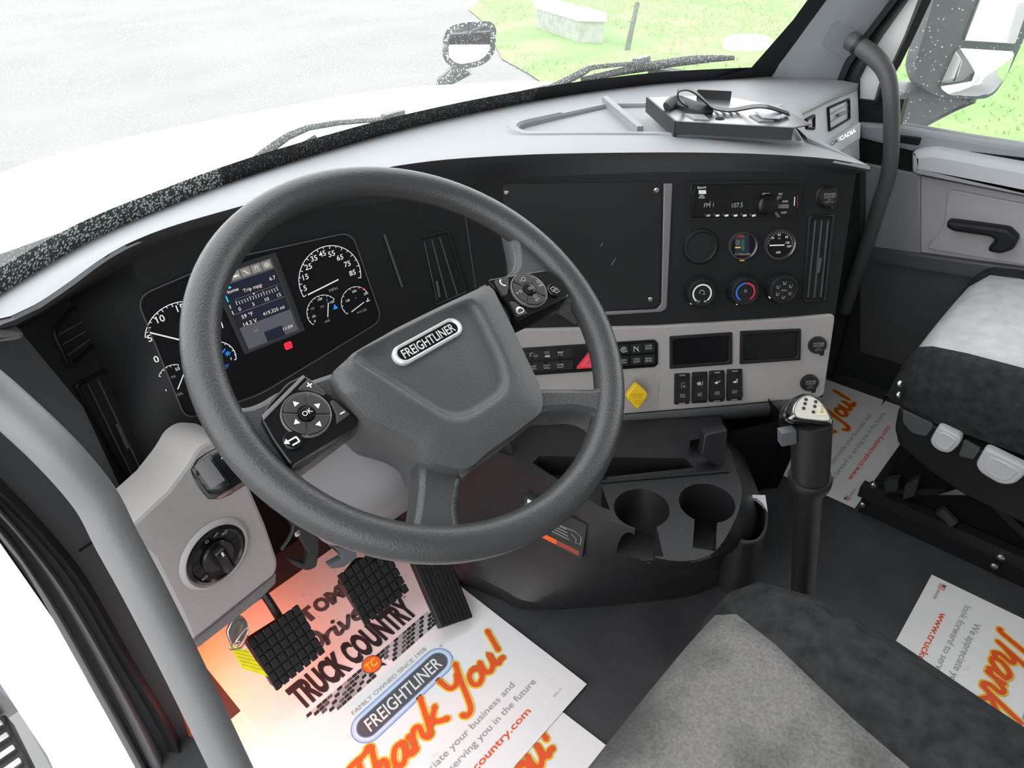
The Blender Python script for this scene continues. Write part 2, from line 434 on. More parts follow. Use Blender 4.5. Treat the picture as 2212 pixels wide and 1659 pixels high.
AVOID = [(V((q.x, q.y)), r) for q, r in ((_c[0].lerp(_c[1], .15), 1.3), (_c[0].lerp(_c[1], .5), 1.4), (_c[1].lerp(_c[2], .5), 1.3), (_c[2], .9), (_c[3], .75), (_c[4], .25))]
b = B(); vs = []; fs = []
for _ in range(26000):
    p = V((random.uniform(5.6, 24), random.uniform(-3, 18)))
    if not inside(p, lawn2) or any((p-q).length < rr_ for q, rr_ in AVOID): continue
    a = random.uniform(0, 6.28); h = random.uniform(.03, .075); wd = .012; d = V((math.cos(a), math.sin(a), 0)); t = V((random.uniform(-.05, .05), random.uniform(-.05, .05), h))
    q = V((p.x, p.y, GZ+.02)); k = len(vs); vs += [q-d*wd, q+d*wd, q+t]; fs.append([k, k+1, k+2])
b.add(vs, fs, BLADE); o = b.obj('lawn_grass', smooth=0); o['kind'] = 'stuff'; tag(o, 'short green grass growing over the whole roadside lawn', 'grass')
# concrete vault, manhole, post
c0, c1, c2 = at_z(1160, 62, GZ), at_z(1250, 94, GZ), at_z(1303, 96, GZ)
ax = c1-c0; ay = c2-c1; hh = .55
t = thing('concrete_vault', 'low grey concrete vault with a pale slab lid on the lawn', 'utility vault', Frame(c1, (1, 0, 0), (0, 1, 0)))
b = B(); b.obox(V((0, 0, 0)), -ax, ay, V((0, 0, hh*.72)), CONCD); b.obj('body', t)
b = B(); b.obox(V((0, 0, hh*.72))+ax*.03-ay*.06, -ax*1.06, ay*1.12, V((0, 0, hh*.28)), CONCR); b.obj('lid', t)
b = B(); b.lathe([(0, 0), (.42, 0), (.42, .13), (.38, .16), (0, .16)], CONCR, 28); mh = at_z(1612, 104, GZ)
t = thing('manhole_riser', 'round pale concrete manhole riser in the lawn near the pillar', 'manhole', Frame(mh, (1, 0, 0), (0, 1, 0))); b.obj('riser', t)
b = B(); b.lathe([(.31, .16), (.31, .185), (.10, .19), (0, .19)], CONCD, 24); b.obj('cover', t)
p0 = at_z(1353, 112, GZ)
b = B(); rr = ray(1377, 8); k = (p0-CAM).dot(_fw); top = CAM + rr*(k*1.02)
b.tube([V((0, 0, -.05)), (top-p0)*.5, top-p0], [.055, .05, .045], POST, 8)
t = tag(b.obj('marker_post', frame=Frame(p0, (1, 0, 0), (0, 1, 0))), 'thin dark leaning post standing on the lawn behind the wiper', 'post')

# hood of the truck
t = thing('truck_hood', 'glossy white truck hood stretching ahead of the windshield', 'hood', Frame((.45, 1.2, .4), (1, 0, 0), (0, 1, 0)))
edgeR = [at_y(1196, 180, .80), at_y(1130, 174, .95), at_y(1000, 181, 1.2), at_y(800, 197, 1.55), at_y(500, 254, 2.15), at_y(250, 312, 2.6), at_y(60, 360, 2.85)]
edgeR = spline(edgeR, 4); xm = .45; rings = []
for p in edgeR:
    hw = max(.25, p.x-xm); row = []
    for k in range(-12, 13):
        s = k/12; x = xm+hw*s; z = p.z + .02*(1-s*s)
        row.append(V((x, p.y, z)))
    # flanks turn down
    L = [V((xm-hw-.02, p.y, p.z-.03)), V((xm-hw-.05, p.y, p.z-.15)), V((xm-hw-.09, p.y, p.z-.45)), V((xm-hw-.12, p.y, p.z-.95))]
    Rr = [V((2*xm-q.x, q.y, q.z)) for q in L]
    rings.append(L[::-1]+row+Rr)
b = B(); b.loft(rings, BODY, closed=False); org = V((.45, 1.2, .4)); b.v = [v-org for v in b.v]; hp = b.obj('hood_panel', t, smooth=60)
lead = rings[-1]; b = B(); vs = lead + [V((p.x*.9+.045, p.y+.12, -.9)) for p in lead]; n = len(lead)
b.add(vs, [[i, n+i, n+i+1, i+1] for i in range(n-1)], BODY); b.v = [v-org for v in b.v]; b.obj('nose_panel', t)
# cowl between hood and glass
b = B(); top = [V((-.66, .30, .70)), V((-.40, .50, .70)), V((-.1, .66, .72)), V((.16, .72, .725)), V((.45, .73, .725)), V((.75, .70, .725)), V((1.05, .56, .72)), V((1.33, .36, .70))]
top = spline(top, 4); nb = [p+V((0, .16, -.03)) for p in top]
structure(b.loft([top, nb, [p+V((0, 0, -.25)) for p in nb]], RUBBER, closed=False).obj('trim_cowl'))
# left cab skin beyond the door opening: fender side, step
b = B(); pl = []
for (x, y, Y) in [(-40, 1130, 1.05), (20, 1180, 1.05), (300, 1665, .62), (160, 1760, .62), (128, 1662, .75), (48, 1512, .95), (-5, 1462, 1.05), (-60, 1420, 1.05)]: pl.append(at_y(x, y, Y))
t = thing('cab_side_skirt', 'white painted fender side seen down past the door opening', 'fender', Frame(pl[2], (1, 0, 0), (0, 1, 0)))
o = solid(pl, .02, BODY).shift(Matrix.Translation(-pl[2])).obj('skirt_panel', t)
b = B(); e = [at_y(-5, 1462, 1.05), at_y(48, 1512, .95), at_y(128, 1662, .75), at_y(118, 1672, .76), at_y(36, 1524, .96), at_y(-5, 1490, 1.06)]
solid(e, .015, MHOUS).shift(Matrix.Translation(-pl[2])).obj('skirt_edge', t)
# entry step below
stp = Frame(at_z(-35, 1665, -.62), (1, 0, 0), (0, 1, 0))
t = thing('entry_step', 'black and bare metal entry step below the white fender', 'step', stp)
b = B(); b.box((-.06, .0, 0), (.30, .22, .05), RUBBER, .01); b.obj('tread', t)
for k in range(4):
    b = B(); b.box((-.06, -.075+.05*k, .032), (.28, .02, .014), STEEL, .004); b.obj('slat', t)
b = B(); b.box((.0, .16, .10), (.34, .05, .25), STEEL, .01); b.obj('bracket', t)

# fender mirror
FM = dashframe(38, 4, at_d(1015, 98, 2.3))
t = thing('fender_mirror', 'round-cornered convex mirror on the far fender of the white hood', 'mirror', FM)
ol = rounded(FM.ls([(962, 62), (1000, 50), (1058, 47), (1070, 60), (1066, 118), (1040, 140), (985, 150), (957, 128)]), .03, 4)
b = B(); n = len(ol); c = sum(ol, V((0, 0)))/n
b.loft([[V((p.x, p.y, 0)) for p in ol], [V(((p.x-c.x)*1.03+c.x, (p.y-c.y)*1.03+c.y, -.03)) for p in ol], [V(((p.x-c.x)*.75+c.x, (p.y-c.y)*.75+c.y, -.10)) for p in ol]], WETFEN, c0=False); 
gl = rounded(FM.ls([(984, 66), (1010, 58), (1056, 54), (1062, 64), (1058, 112), (1038, 130), (992, 138), (981, 130)]), .025, 4)
b.ringprism(ol, polyring(ol, c, n) if False else [c+(p-c)*.86 for p in ol], -.01, .008, WETFEN, .003); b.obj('shell', t)
b = B(); q = B(); q.poly([c+(p-c)*.87 for p in ol], MGLASS, .002); b.add(q.v, q.f, MGLASS); b.obj('mirror_glass', t)
b = B(); a1 = FM.l(1010, 145); a2 = FM.l(965, 182); 
b.tube([V((a1.x, a1.y, -.05)), V(((a1.x+a2.x)/2, (a1.y+a2.y)/2, -.06)), V((a2.x, a2.y-.0, -.08)), V((a2.x-.02, a2.y-.12, -.08))], [.035, .028, .03, .03], WETFEN, 10); b.obj('arm', t)

# passenger door mirror
MR = dashframe(43, 3, at_d(2090, 100, 1.75))
t = thing('door_mirror', 'large wet grey door mirror outside the passenger window', 'mirror', MR)
ol = rounded(MR.ls([(2045, -120), (2014, 10), (1974, 146), (1985, 180), (2012, 203), (2050, 213), (2128, 214), (2150, 202), (2175, 165), (2205, 100), (2290, -120)]), [.03, 0, .03, .02, .03, .03, .02, .03, .03, 0, .03], 4)
c = sum(ol, V((0, 0)))/len(ol)
b = B(); b.loft([[V((p.x, p.y, 0)) for p in ol], [V(((p.x-c.x)*1.02+c.x, (p.y-c.y)*1.02+c.y, -.04)) for p in ol], [V(((p.x-c.x)*.7+c.x+.02, (p.y-c.y)*.85+c.y, -.14)) for p in ol]], WETMIR)
b.obj('housing', t)
g1 = rounded(MR.ls([(2150, -110), (2113, 0), (2079, 88), (2190, 95), (2216, 20), (2260, -110)]), .006, 3)
g2 = rounded(MR.ls([(2064, 103), (2190, 111), (2171, 165), (2142, 200), (2120, 207), (2050, 206), (2026, 188)]), .015, 4)
b = B(); b.prism(g1, .0, .006, MGLASS, .002); b.obj('flat_glass', t)
cc = sum(g2, V((0, 0)))/len(g2); b = B(); b.loft([[V((p.x, p.y, 0)) for p in g2]] + [[V(((p.x-cc.x)*s+cc.x, (p.y-cc.y)*s+cc.y, h)) for p in g2] for s, h in ((1, .006), (.75, .014), (.4, .019), (.1, .021))], MGLASS, c0=False); b.obj('convex_glass', t, smooth=60)
b = B(); ar = MR.ls([(1925, 275), (1938, 212), (2005, 188), (2130, 214), (2120, 225), (2004, 286)]); b.prism(rounded(ar, .02, 4), -.12, -.02, WETMIR, .015); b.obj('arm', t)

# wipers: arm, blade
def wiper(label, arm, blade, zoff):
    Y = .70
    f0 = Frame(arm[0], (1, 0, 0), (0, 1, 0)); t = thing('windshield_wiper', label, 'wiper', f0)
    M = Matrix.Translation(-arm[0])
    b = B(); b.tube(arm, [.010, .009, .006, .005], WETBLK, 8, k=3, sy=.6); b.shift(M); b.obj('arm', t)
    b = B(); b.tube([p+V((.012, 0, -.018)) for p in arm[:3]], .004, WETBLK, 6, k=3); b.shift(M); b.obj('hose', t)
    b = B(); b.tube(blade, [.006, .012, .012, .006], WETBLK, 8, k=3, sy=.5); b.shift(M); b.obj('blade', t)
    j = arm[-1]; b = B(); b.box(j-arm[0], (.05, .02, .025), WETBLK, .004); b.obj('clip', t)
def glass_pt(x, y, off=.03):
    """point on the windshield surface plus a small offset outwards"""
    lo, hi = .4, 3.5
    r = ray(x, y)
    def f(d):
        p = CAM+r*d; return p.y - glass_y(p.x, p.z)
    for _ in range(40):
        m = (lo+hi)/2
        if f(m) > 0: hi = m
        else: lo = m
    return CAM + r*(lo+off)
base_arc = [V((-.46, .30)), V((-.36, .41)), V((-.26, .485)), V((-.132, .571)), V((-.007, .615)), V((.164, .652)), V((.421, .655)), V((.634, .625)), V((.868, .554)), V((1.068, .446)), V((1.20, .325)), V((1.262, .262))]
base_arc = spline(base_arc, 4)
def arc_y(x):
    if x <= base_arc[0].x: return base_arc[0].y + (x-base_arc[0].x)*1.0
    for a, c in zip(base_arc, base_arc[1:]):
        if a.x <= x <= c.x: return a.y+(c.y-a.y)*(x-a.x)/(c.x-a.x)
    return base_arc[-1].y - (x-base_arc[-1].x)*1.2
RAKE = .62
def glass_y(x, z): return arc_y(x) - (z-.78)*RAKE
wiper('wet black wiper lying low along the glass behind the steering wheel', [glass_pt(x, y) for x, y in [(500, 392), (560, 340), (665, 276), (850, 256)]], [glass_pt(x, y, .02) for x, y in [(545, 373), (680, 318), (820, 272), (960, 246)]], 0)
wiper('wet black wiper with its blade tip raised over the green lawn', [glass_pt(x, y) for x, y in [(1180, 196), (1255, 158), (1285, 145), (1385, 136)]], [glass_pt(x, y, .02) for x, y in [(1255, 172), (1390, 145), (1500, 129), (1586, 125)]], 0)

# ================================================================== cab shell
b = B(); b.add([V((-.41, -1.6, 0)), V((1.42, -1.6, 0)), V((1.42, .62, 0)), V((-.41, .62, 0)), V((-.41, -1.6, -.06)), V((1.42, -1.6, -.06)), V((1.42, .62, -.06)), V((-.41, .62, -.06))], [[0, 1, 2, 3], [7, 6, 5, 4], [0, 4, 5, 1], [1, 5, 6, 2], [2, 6, 7, 3], [3, 7, 4, 0]], FLOORM)
fl = structure(b.obj('floor'))
for k, dx in enumerate((0, .018, .036)):   # raised ribs beside the cup bin
    b = B(); p, q = at_z(1665, 1180-0, 0), at_z(1715, 1110, 0)
    d = (q-p); p = p - d*1.2; q = q + d*.9
    b.bar((p.x+dx, p.y-dx*.5), (q.x+dx, q.y-dx*.5), .005, FLOORM, .004); b.obj('rib', fl)
b = B(); b.obox((-.40, .62, -.06), V((1.82, 0, 0)), V((0, .04, 0)), V((0, 0, .78)), DARKER); structure(b.obj('wall_front'))
b = B(); b.obox((-.6, -1.64, -.06), V((2.1, 0, 0)), V((0, .04, 0)), V((0, 0, 2.0)), CEIL); structure(b.obj('wall_back'))
b = B(); b.obox((-.6, -1.64, 1.82), V((2.1, 0, 0)), V((0, 1.72, 0)), V((0, 0, .05)), CEIL); structure(b.obj('ceiling'))
b = B(); b.obox((-.52, -1.6, -.06), V((.07, 0, 0)), V((0, .75, 0)), V((0, 0, 1.9)), CEIL); structure(b.obj('wall_left'))
b = B(); b.obox((-.62, -3.4, 1.88), V((2.14, 0, 0)), V((0, 3.5, 0)), V((0, 0, .04)), BODY); b.obox((1.45, -3.4, -.9), V((.03, 0, 0)), V((0, 2.2, 0)), V((0, 0, 2.8)), BODY); b.obox((1.45, -1.2, -.9), V((.03, 0, 0)), V((0, 1.75, 0)), V((0, 0, 1.45)), BODY); b.obox((-.60, -3.4, -.9), V((.03, 0, 0)), V((0, 2.4, 0)), V((0, 0, 2.8)), BODY)
tagged = structure(b.obj('trim_cab_skin'))
KW = [at_y(x, y, .385)+V((.010, 0, 0)) for x, y in [(-220, 900), (-60, 1080), (0, 1162), (46, 1220), (92, 1297), (184, 1460), (291, 1656), (330, 1740)]]; b = B(); b.loft([KW, [p+V((.022, .24, 0)) for p in KW]], CHAR, closed=False); structure(b.obj('wall_kick_left'))
b = B(); b.obox((1.362, -.02, -.06), V((.03, 0, 0)), V((0, .66, 0)), V((0, 0, .80)), CHAR); b.obox((1.40, -1.6, -.06), V((.03, 0, 0)), V((0, 1.64, 0)), V((0, 0, .70)), CHAR); structure(b.obj('wall_right'))
# windshield: glass, frit band, rubber along the pillar
A = base_arc; zt = 1.82
b = B(); g = []
for z in (.775, .85, 1.0, 1.3, 1.55, zt): g.append([V((p.x, p.y-(z-.78)*RAKE, z)) for p in A])
b.loft(g, WGLASS, closed=False); ws = structure(b.obj('window_1'))
n = len(A)
def band(i0, i1, h0, h1, m, off=.006, z0=.772):
    lo = []; hi = []
    for i in range(i0, i1):
        p = A[i]; s = (i-i0)/max(1, i1-1-i0); h = h0+(h1-h0)*s
        lo.append(V((p.x, p.y-(z0-.78)*RAKE-off, z0))); hi.append(V((p.x, p.y-(z0+h-.78)*RAKE-off, z0+h)))
    return B().loft([lo, hi], m, closed=False)
cut = 19
cut2 = next(i for i in range(n) if A[i].x > .80)
band(0, cut+1, .060, .042, FRIT).obj('frit_band', ws); band(cut, cut2+1, .042, .034, FRIT2).obj('frit_band', ws)
band(cut2, n, .034, .026, RUBBER).obj('lower_rubber', ws)
b = B(); eg = [V((A[-1].x+.0, A[-1].y-(z-.78)*RAKE-.004, z)) for z in (.76, .80, .9, 1.1, 1.4, zt)]
e2 = [p+V((-.030, .018, 0)) for p in eg]; e2[0] += V((-.06, .05, .02)); e2[1] += V((-.012, .012, 0))
b.loft([e2, eg, [p+V((.02, -.02, 0)) for p in eg]], RUBBER, closed=False); b.obj('pillar_rubber', ws)
# right pillar trim and seals
PR = Frame(at_x(1820, 80, 1.31), (0.55, -0.83, 0), (.0, -.30, .95)); 
pil = B(); L = [at_x(x, y, 1.268) for x, y in [(1600, 172), (1640, 164), (1668, 140), (1702, 95), (1742, 45), (1786, -12), (1900, -160)]]
R_ = [at_x(x, y, 1.335) for x, y in [(1806, 185), (1810, 168), (1822, 138), (1840, 110), (1864, 77), (1925, -4), (2050, -160)]]
tr = structure(pil.loft([L, [a.lerp(c, .5)+V((-.012, -.008, 0)) for a, c in zip(L, R_)], R_], PILLAR, closed=False).obj('trim_1', smooth=60))
b = B(); S1 = R_; S2 = [at_x(x, y, 1.342) for x, y in [(1822, 195), (1826, 168), (1840, 138), (1858, 110), (1880, 77), (1943, -4), (2068, -160)]]; S3 = [at_x(x, y, 1.35) for x, y in [(1858, 215), (1858, 170), (1874, 138), (1890, 105), (1908, 77), (1966, -4), (2090, -160)]]
b.loft([S1, [a.lerp(c, .5)+V((-.012, -.01, 0)) for a, c in zip(S1, S2)], S2, [a.lerp(c, .5)+V((-.010, -.01, 0)) for a, c in zip(S2, S3)], S3], RUBBER, closed=False); b.obj('seal', tr)

# ---- passenger door
DX = 1.36
DR = Frame((DX, 0, .4), (0, -1, 0), (0, 0, 1))
door = thing('door_1', 'passenger door with light grey armrest bar and black pull handle', 'door', DR); del door['category']; del door['label']; door['kind'] = 'structure'
def dpoly(px, z0, z1, m, name, r=0, bev=0, par=None):
    q = DR.ls(px, z1); b = B(); b.prism(rounded(q, r, 4) if r else q, z0, z1, m, bev); return b.obj(name, par or door)
dpoly([(1858, 278), (1938, 275), (2075, 300), (2330, 340), (2330, 900), (1858, 760)], -.05, 0, DGREY, 'door_shell')
b = B(); fr = [(1985, -4), (1954, 77), (1930, 130), (1904, 166), (1887, 222)]; f2 = [(1954, -4), (1896, 77), (1868, 130), (1850, 166), (1852, 222)]; f3 = [(2014, -4), (1970, 90), (1945, 140), (1922, 178), (1908, 225)]
ext = lambda f, x: [(x, -160)]+f
F1, F2, F3 = [[V((*p, 0)) for p in DR.ls(ext(f, x))] for f, x in ((fr, 2070), (f2, 2050), (f3, 2090))]
b.loft([F1, F2], BODY, closed=False); b.obj('window_post', door)
b = B(); b.loft([[p+V((0, 0, .0)) for p in F3], [p.lerp(q, .5)+V((0, 0, .02)) for p, q in zip(F3, F1)], [p+V((0, 0, .002)) for p in F1]], RUBBER, closed=False); b.obj('window_seal', door)
dpoly([(1852, 214), (1910, 220), (1912, 272), (1856, 268)], 0, .01, BLACK, 'corner_cap')
dpoly([(1856, 266), (1912, 270), (1938, 274), (2075, 298), (2330, 338), (2330, 376), (2016, 324), (1966, 328), (1858, 300)], 0, .022, PILLAR, 'sill_trim', bev=.008)
dpoly([(2072, 334), (2090, 327), (2330, 355), (2330, 385)], .0, .024, DARKER, 'pull_slot')
dpoly([(1940, 292), (1990, 298), (1984, 315), (1938, 308)], .02, .027, BLACK, 'lock_switch', .004, .002)
dpoly([(1858, 300), (1966, 327), (1968, 376), (1856, 350)], -.01, .008, BLACK, 'front_gap_panel')
dpoly([(1966, 328), (2016, 322), (2330, 378), (2330, 452), (1966, 378)], 0, .05, LTGREY, 'armrest_bar', .012, .016)
dpoly([(1868, 352), (1966, 372), (1988, 380), (1988, 548), (1868, 532)], -.01, .012, GREYP, 'kick_panel', 0, .004)
dpoly([(1987, 380), (2330, 448), (2330, 595), (1987, 545)], -.03, .004, DOORG, 'recess_panel')
q = DR.ls([(2050, 405), (2330, 460), (2330, 590), (2000, 535), (2040, 490)]); b = B(); b.prism(rounded(q, .015, 4), .002, .010, DOORG, .004); b.obj('recess_floor', door)
dpoly([(1868, 534), (1988, 549), (2330, 597), (2330, 640), (1868, 566)], -.01, .018, DGREY, 'lower_band', 0, .006)
hd = bpy.data.objects.new('pull_handle', None); COL.objects.link(hd); hd.parent = door
b = B(); q = DR.ls([(2046, 476), (2110, 484), (2180, 494), (2200, 515), (2188, 540), (2160, 549), (2133, 543), (2136, 532), (2150, 520), (2140, 512), (2060, 500), (2044, 492)], .03); b.prism(rounded(q, .006, 3), .012, .035, BLACK, .008); b.obj('handle_lever', hd)
# door glass
q = DR.ls([(1905, 225), (1940, 274), (2080, 300), (2700, 400), (2700, -700), (2250, -400), (2012, -4), (1968, 90)], -.03); b = B(); b.prism(q, -.034, -.03, DGLASS)
structure(b.obj('window_2', frame=DR))

# ---- driver's door opening: jamb with seals
JP = Frame((-.38, .38, .4), (1, 0, 0), (0, 0, 1))
jamb = B(); ring_px = [[(0-60, 1080), (0, 1162), (46, 1220), (92, 1297), (184, 1460), (291, 1656), (340, 1750)],
 [(18-70, 1080), (18, 1156), (61, 1217), (138, 1334), (215, 1472), (307, 1640), (362, 1745)],
 [(31-75, 1070), (31, 1150), (107, 1251), (184, 1380), (261, 1527), (322, 1653), (372, 1750)],
 [(77-85, 1070), (77, 1175), (153, 1273), (245, 1426), (353-30, 1564), (386-12, 1653), (420, 1740)]]
prof = [(0, -.004), (.35, .012), (.65, .012), (1, -.006)]
structure(jamb.poly(JP.ls([(-220, 640), (36, 706), (60, 735), (180, 880), (300, 1140), (353, 1429), (405, 1580), (440, 1700), (440, 1800), (340, 1800), (291, 1656), (184, 1460), (92, 1297), (0, 1162), (-220, 960)]), CHAR, 0).obj('trim_2', frame=JP))
jo = bpy.data.objects['trim_2']
for a, c, m, h in ((0, 1, SEAL, .012), (1, 2, RUBBER, -.001), (2, 3, SEAL, .016)):
    b = B(); la = [V((*p, .002)) for p in JP.ls(ring_px[a])]; lc = [V((*p, .002)) for p in JP.ls(ring_px[c])]
    w2 = .72 if a == 2 else 1
    lc = [p.lerp(q, w2) for p, q in zip(la, lc)]
    rows = [[p.lerp(q, s)+V((0, 0, h*math.sin(math.pi*s))) for p, q in zip(la, lc)] for s in (0, .15, .35, .5, .65, .85, 1)]
    rows = [spline(r, 4) for r in rows]
    b.loft(rows, m, closed=False); b.obj('seal', jo, smooth=60)
b = B(); q = [V((*p, .0)) for p in JP.ls([(-120, 960), (20, 1100), (90, 1175), (160, 1265), (250, 1420), (350, 1590), (390, 1700)])]; q2 = [V((*p, .0)) for p in JP.ls([(-90, 940), (52, 1085), (122, 1163), (192, 1255), (285, 1420), (385, 1590), (425, 1700)])]
b.loft([spline(q, 4), [p.lerp(r, .5)+V((0, 0, .018)) for p, r in zip(spline(q, 4), spline(q2, 4))], spline(q2, 4)], RUBBER, closed=False); b.obj('inner_seal', jo, smooth=60)
b = B(); b.bar(JP.l(170, 1190), JP.l(216, 1160), .004, DARKER, .001); b.obj('seam', jo)
b = B(); q = JP.ls([(-60, 690), (36, 704), (44, 716), (30, 724), (-60, 735)]); b.prism(rounded(q, .004, 3), 0, .02, SHROUD, .006); b.obj('end_cap', jo)
# ================================================================== dashboard
DO = V((.40, .40, .60)); DF = Frame(DO, (1, 0, 0), (0, 1, 0)); MD = Matrix.Translation(-DO)
dash = thing('dashboard', 'wrap-around dashboard with slate grey top and black fascia behind the steering wheel', 'dashboard', DF)
# top cover: from the windshield base to the lip
lip_px = [(-50, 690, .84), (0, 679, .84), (30, 672, .84), (60, 660, .84), (100, 634, .84), (150, 601, .84), (240, 537, .84), (350, 488, .84), (500, 444, .84), (640, 406, .838), (800, 363, .832), (900, 346, .826), (1000, 336, .818), (1150, 328, .808), (1300, 325, .80), (1450, 324, .794), (1600, 326, .788), (1720, 332, .782), (1800, 339, .778), (1850, 348, .774), (1882, 354, .772)]
lip = spline([at_z(x, y, z) for x, y, z in lip_px], 3)
bas = [V((p.x, p.y+.012, .775)) for p in base_arc]
# matching points along the windshield: by fraction of length
def resample(pts, n):
    d = [0]
    for a, c in zip(pts, pts[1:]): d.append(d[-1]+(c-a).length)
    out = []
    for k in range(n):
        t = d[-1]*k/(n-1); i = 0
        while i < len(d)-2 and d[i+1] < t: i += 1
        s = (t-d[i])/max(1e-9, d[i+1]-d[i]); out.append(pts[i].lerp(pts[i+1], min(1, max(0, s))))
    return out
NN = 61; N1 = 49
def cut_at(pts, q):
    k = min(range(len(pts)), key=lambda i: (pts[i]-q).length); return pts[:k]+[q]
bw = [V((p.x, p.y, .775)) for p in bas]; q0 = at_z(1452, 173, .775); q0.y += .012
tail = [q0] + [p for p in bw if p.x > q0.x+.01]
bend = tail + [at_x(1815, 169, 1.315), at_x(1853, 184, 1.30)]
# right end: the hood over the centre stack stops short, then the passenger side steps back
step = [lip[-1], at_z(1812, 322, .778), at_z(1745, 293, .786), at_z(1738, 268, .786), at_z(1734, 240, .784), at_z(1790, 212, .780), at_x(1853, 187, 1.295)]
def resample_k(pts, n):
    out = []; per = (n-1)//(len(pts)-1)
    for a_, c_ in zip(pts, pts[1:]): out += [a_.lerp(c_, k/per) for k in range(per)]
    return out+[pts[-1]]
bl = resample(cut_at(bw, q0), N1) + resample(bend, 13)[1:]
ll = resample(lip, N1) + resample_k(step, 13)[1:]
for i in range(NN): bl[i].z = .775 + .012*max(0, 1-i/20)
rows = []
for s in (0, .02, .06, .15, .3, .45, .6, .75, .9, 1):
    row = []
    for p, q in zip(ll, bl):
        v = p.lerp(q, s)
        row.append(v + V((0, 0, .004*math.sin(math.pi*min(1, s*6)/2)-.004)) if s < .17 else v)
    rows.append(row)
under = [[p+V((0, 0, -.050)) for p in r] for r in (rows[0],)]
b = B(); nU = NN
_tx = [at_z(x, y, .79) for x, y in ((1092, 262), (1120, 244), (1300, 203), (1700, 208), (1742, 240), (1750, 299), (1400, 290), (1110, 292))]; _tx = [V((p.x, p.y)) for p in _tx]
botrows = [[p+V((0, 0, -(.029 if inside(V((p.x, p.y)), _tx) else .005))) for p in r] for k, r in enumerate(rows)]
vs = [p for r in rows for p in r] + [p for r in botrows for p in r]; R = len(rows); fs = []
for k in range(R-1):
    for i in range(NN-1):
        a = k*NN+i; fs.append([a, a+1, a+NN+1, a+NN]); c = R*NN+a; fs.append([c, c+NN, c+NN+1, c+1])
for i in range(NN-1):
    fs.append([i+1, i, R*NN+i, R*NN+i+1]); a = (R-1)*NN+i; fs.append([a, a+1, R*NN+a+1, R*NN+a])
for k in range(R-1):
    a = k*NN; fs.append([a, a+NN, R*NN+a+NN, R*NN+a]); a = k*NN+NN-1; fs.append([a+NN, a, R*NN+a, R*NN+a+NN])
b.add(vs, fs, DASHTOP); b.shift(MD); topo = b.obj('top_cover', dash)
# storage tray sunk into the top
tz = .792
def top_z(x, y):
    best = None
    for r in rows:
        for p in r:
            d = (p.x-x)**2+(p.y-y)**2
            if best is None or d < best[0]: best = (d, p.z)
    return best[1]
outl = [(1090, 263), (1112, 252), (1200, 232), (1308, 209), (1400, 207), (1560, 208), (1690, 214), (1748, 297), (1640, 291), (1400, 287), (1130, 291), (1098, 284)]
inl = [(1118, 264), (1130, 256), (1206, 238), (1312, 214), (1400, 212), (1560, 213), (1680, 219), (1735, 291), (1640, 285), (1400, 281), (1140, 283), (1122, 276)]
def tray(px, r): return rounded([V((p.x, p.y)) for p in (at_z(x, y, tz) for x, y in px)], r, 4)
ti = tray(inl, .012); to = tray(outl, .015)
cutb = B(); cutb.prism([p-V((DO.x, DO.y)) for p in ti],   .774-DO.z, 1.0-DO.z, DASHTOP); cutb = cutb.obj('cut', dash, smooth=0)
bpy.context.view_layer.update()
boolean(topo, [cutb])
b = B(); k = len(to); zz = [top_z(p.x, p.y) for p in to]; zi = [top_z(p.x, p.y) for p in ti]
vs = [V((p.x, p.y, z-.002)) for p, z in zip(to, zz)] + [V((p.x, p.y, z+.004)) for p, z in zip([a.lerp(c, .25) for a, c in zip(to, ti)], zz)] + [V((p.x, p.y, z+.004)) for p, z in zip([a.lerp(c, .85) for a, c in zip(to, ti)], zi)] + [V((p.x, p.y, z-.004)) for p, z in zip(ti, zi)]
b.add(vs, [[j*k+i, j*k+(i+1) % k, (j+1)*k+(i+1) % k, (j+1)*k+i] for j in range(3) for i in range(k)], DASHTOP); b.shift(MD); b.obj('tray_rim', dash)
b = B(); p, q = at_z(1306, 214, .785), at_z(1383, 280, .785); d = (q-p).normalized(); sd = V((-d.y, d.x, 0))*.006
b.obox(p-sd-V((0, 0, .014)), q-p, sd*2, V((0, 0, .020)), DASHTOP); b.shift(MD); b.obj('tray_divider', dash)
# brow under the lip and the black fascia: columns of (top px, bottom px, frame)
cols = [((-70, 735), (200, 1240), LV, LV), ((40, 712), (285, 1125), LV, LV), ((150, 645), (345, 1062), LV, LV), ((285, 568), (425, 965), CL, CL), ((420, 515), (505, 905), CL, CL), ((540, 478), (585, 872), CL, CL), ((700, 450), (730, 800), CL, CL), ((835, 436), (880, 740), CL, CL), ((900, 422), (960, 735), MV, MV), ((985, 402), (1065, 722), MV, MV), ((1075, 386), (1128, 712), CS, CS), ((1400, 372), (1420, 705), CS, CS), ((1700, 370), (1690, 688), CS, CS), ((1849, 376), (1804, 680), CS, CS)]
tp = []; bt = []
for a, c, F1, F2 in cols:
    q = F1.l(*a); tp.append(F1.w(q.x, q.y)); q = F2.l(*c); bt.append(F2.w(q.x, q.y))
mid = [[p.lerp(q, s) for p, q in zip(tp, bt)] for s in (0, .33, .66, 1)]
b = B(); b.loft(mid[::-1], BLACK, closed=False); b.shift(MD); b.obj('fascia', dash, smooth=25)
lipx = [-50, 30, 140, 270, 405, 530, 690, 825, 890, 975, 1068, 1395, 1695, 1876]
lpj = [proj(q).x for q in ll[:N1]]
lm_ = [ll[min(range(N1), key=lambda i: abs(lpj[i]-x))] for x in lipx]; lm_[-1] = ll[N1-1]
brow_lo = []; brow_hi = []
for a_, c_, e_, g_ in zip(tp, tp[1:], lm_, lm_[1:]):
    for k in range(5): brow_lo.append(a_.lerp(c_, k/5))
